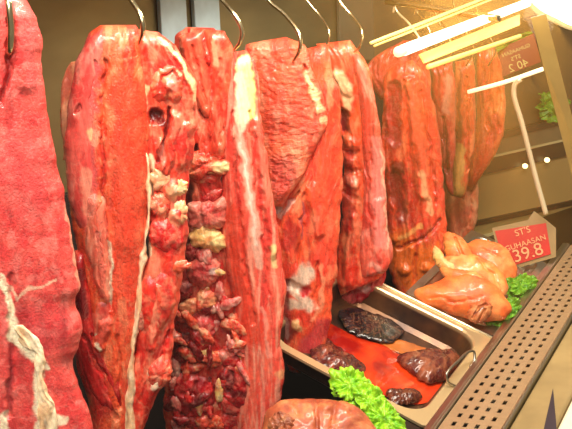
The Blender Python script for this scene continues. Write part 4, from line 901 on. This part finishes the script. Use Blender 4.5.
# canopy spotlight in the corner
P = on_y(556, 2, 0.72); n = -(P - CAM); n /= np.linalg.norm(n)
sp = empty('ceiling_spotlight', P, 'glaring oval white spotlight in the upper corner above the upright', 'lamp')
pillow('lens', sp, [(528, -6), (545, -14), (570, -14), (590, 0), (592, 18), (575, 26), (556, 18), (538, 8)], P, n, 8, FAT, glow('spot_white', (255, 250, 230), 4.0), seed=51, na=60, nr=12, nz=(0, 5, 5), jit=0)
pillow('housing', sp, [(524, -10), (545, -20), (572, -20), (596, -2), (598, 22), (575, 31), (553, 23), (533, 12)], P - n * .012, n, 3, FAT, plain_mat('housing_cream', (230, 214, 160)), seed=52, na=60, nr=8, nz=(0, 5, 5), jit=0)
# upright and stand
GX = 2.66
up = slab('upright', [on_x(531, 18, GX), on_x(546, 14, GX), on_x(619, 300, GX), on_x(604, 300, GX)], (-1, -.3, 0), 0.02, plain_mat('upright_olive', (170, 150, 92), rough=0.3, metal=0.5)); up.name = 'glass_upright'
tag(up, 'olive steel upright holding the slanted glass edge under the spotlight', 'post')
st = empty('wire_stand', on_x(546, 213, 2.5), 'bent steel wire stand with a bright bar on top, beside the upper sign', 'stand')
STANDM = plain_mat('stand_silver', (226, 214, 180), rough=0.25, metal=0.4)
tube('post', [on_x(p[0], p[1], 2.5) for p in ((521, 79), (515, 84), (514, 96), (521, 120), (530, 155), (538, 186), (546, 214))], 0.0075, STANDM, st, n=50)
tube('bar', [on_x(468, 92, 2.5), on_x(505, 82, 2.5), on_x(543, 69, 2.5)], 0.006, glow('bar_glow', (255, 244, 200), 0.9), st, n=20)  # the bar's brightness is its own glow, painted in as reflected light
GY0, GZ0, GY1, GZ1 = 0.526, LEDGE_Z + 0.006, 0.745, CAMZ - 0.17
kz = (GY1 - GY0) / (GZ1 - GZ0); gt = CAMZ + 0.2
def glass_mat():
    m, nt, ns, L, bs = new_mat('front_glass'); ns.remove(bs); out = ns['Material Output']
    tr_ = ns.new('ShaderNodeBsdfTransparent'); gl = ns.new('ShaderNodeBsdfGlossy'); gl.inputs['Roughness'].default_value = 0.02
    tl = ns.new('ShaderNodeBsdfDiffuse'); tl.inputs['Color'].default_value = rgba((255, 190, 90))
    tn = ns.new('ShaderNodeBsdfTranslucent'); tn.inputs['Color'].default_value = rgba((255, 190, 90))
    dm = ns.new('ShaderNodeAddShader'); L.new(tl.outputs[0], dm.inputs[0]); L.new(tn.outputs[0], dm.inputs[1])
    tc = ns.new('ShaderNodeTexCoord'); sp_ = ns.new('ShaderNodeSeparateXYZ'); L.new(tc.outputs['Object'], sp_.inputs[0])
    mr = nd(ns, 'ShaderNodeMapRange'); L.new(sp_.outputs[0], mr.inputs[0]); mr.interpolation_type = 'SMOOTHSTEP'
    mr.inputs[1].default_value = 1.30; mr.inputs[2].default_value = 2.1; mr.inputs[3].default_value = 0.0; mr.inputs[4].default_value = HAZE
    nz_ = nd(ns, 'ShaderNodeTexNoise', Scale=2.5, Detail=2.0); L.new(tc.outputs['Object'], nz_.inputs['Vector'])
    mu = nd(ns, 'ShaderNodeMath', operation='MULTIPLY'); L.new(mr.outputs[0], mu.inputs[0]); L.new(ramp(nt, nz_.outputs[0], [(0.3, 0.5), (0.7, 1.0)]), mu.inputs[1])
    mz = nd(ns, 'ShaderNodeMapRange'); L.new(sp_.outputs[2], mz.inputs[0]); mz.interpolation_type = 'SMOOTHSTEP'
    mz.inputs[1].default_value = CAMZ - 0.85; mz.inputs[2].default_value = CAMZ - 0.15; mz.inputs[3].default_value = 0.18; mz.inputs[4].default_value = 1.0
    mu2 = nd(ns, 'ShaderNodeMath', operation='MULTIPLY'); L.new(mu.outputs[0], mu2.inputs[0]); L.new(mz.outputs[0], mu2.inputs[1])
    m1 = ns.new('ShaderNodeMixShader'); L.new(mu2.outputs[0], m1.inputs[0]); L.new(tr_.outputs[0], m1.inputs[1]); L.new(dm.outputs[0], m1.inputs[2])
    m2 = ns.new('ShaderNodeMixShader'); m2.inputs[0].default_value = 0.03; L.new(m1.outputs[0], m2.inputs[1]); L.new(gl.outputs[0], m2.inputs[2])
    L.new(m2.outputs[0], out.inputs[0]); return m
HAZE = 0.2  # strength of the reflection haze mixed into the glass as a warm veil
g = mesh_obj('window_1', [(0.2, GY0, GZ0), (GX + .012, GY0, GZ0), (3.3, GY0 + kz * 0.45, GZ0 + 0.45), (3.3, GY0 + kz * (gt - GZ0), gt), (0.2, GY0 + kz * (gt - GZ0), gt)], [(0, 1, 2, 3, 4)], glass_mat(), smooth=False, origin=(0, 0, 0))
struct(g)

# ------------------------------------------------------------------ light
def area(name, loc, target, sx, sy, energy, col):
    l = bpy.data.lights.new(name, 'AREA'); l.shape = 'RECTANGLE'; l.size = sx; l.size_y = sy; l.energy = energy; l.color = col
    o = bpy.data.objects.new(name, l); C.objects.link(o); o.location = loc
    o.rotation_euler = (Vector(target) - Vector(loc)).to_track_quat('-Z', 'Y').to_euler(); return o
area('front_key_light', (1.35, 0.38, CAMZ + 0.75), (1.6, 1.0, CAMZ - 0.5), 2.6, 0.12, 78, (1.0, 0.90, 0.74))  # unseen key light above the front, placed clear of glass reflections
area('shop_light', (-0.9, -0.7, CAMZ + 1.9), (1.6, 0.9, CAMZ - 0.4), 1.4, 0.8, 62, (1.0, 0.95, 0.88))
w = bpy.data.worlds.new('shop'); bpy.context.scene.world = w; w.use_nodes = True
bg = w.node_tree.nodes['Background']; bg.inputs[0].default_value = (1.0, 0.86, 0.66, 1); bg.inputs[1].default_value = 0.28

# ------------------------------------------------------------------ camera
cd = bpy.data.cameras.new('camera'); cd.sensor_fit = 'HORIZONTAL'; cd.sensor_width = 36.0; cd.lens = F * 36.0 / 572.0; cd.clip_start = 0.01
co = bpy.data.objects.new('camera', cd); C.objects.link(co)
R = Matrix([[M[i][0], -M[i][1], -M[i][2]] for i in range(3)])
co.matrix_world = Matrix.Translation(Vector(CAM)) @ R.to_4x4()
bpy.context.scene.camera = co
sc_ = bpy.context.scene
sc_.view_settings.view_transform = 'Standard'; sc_.view_settings.look = 'None'; sc_.view_settings.exposure = 0.0
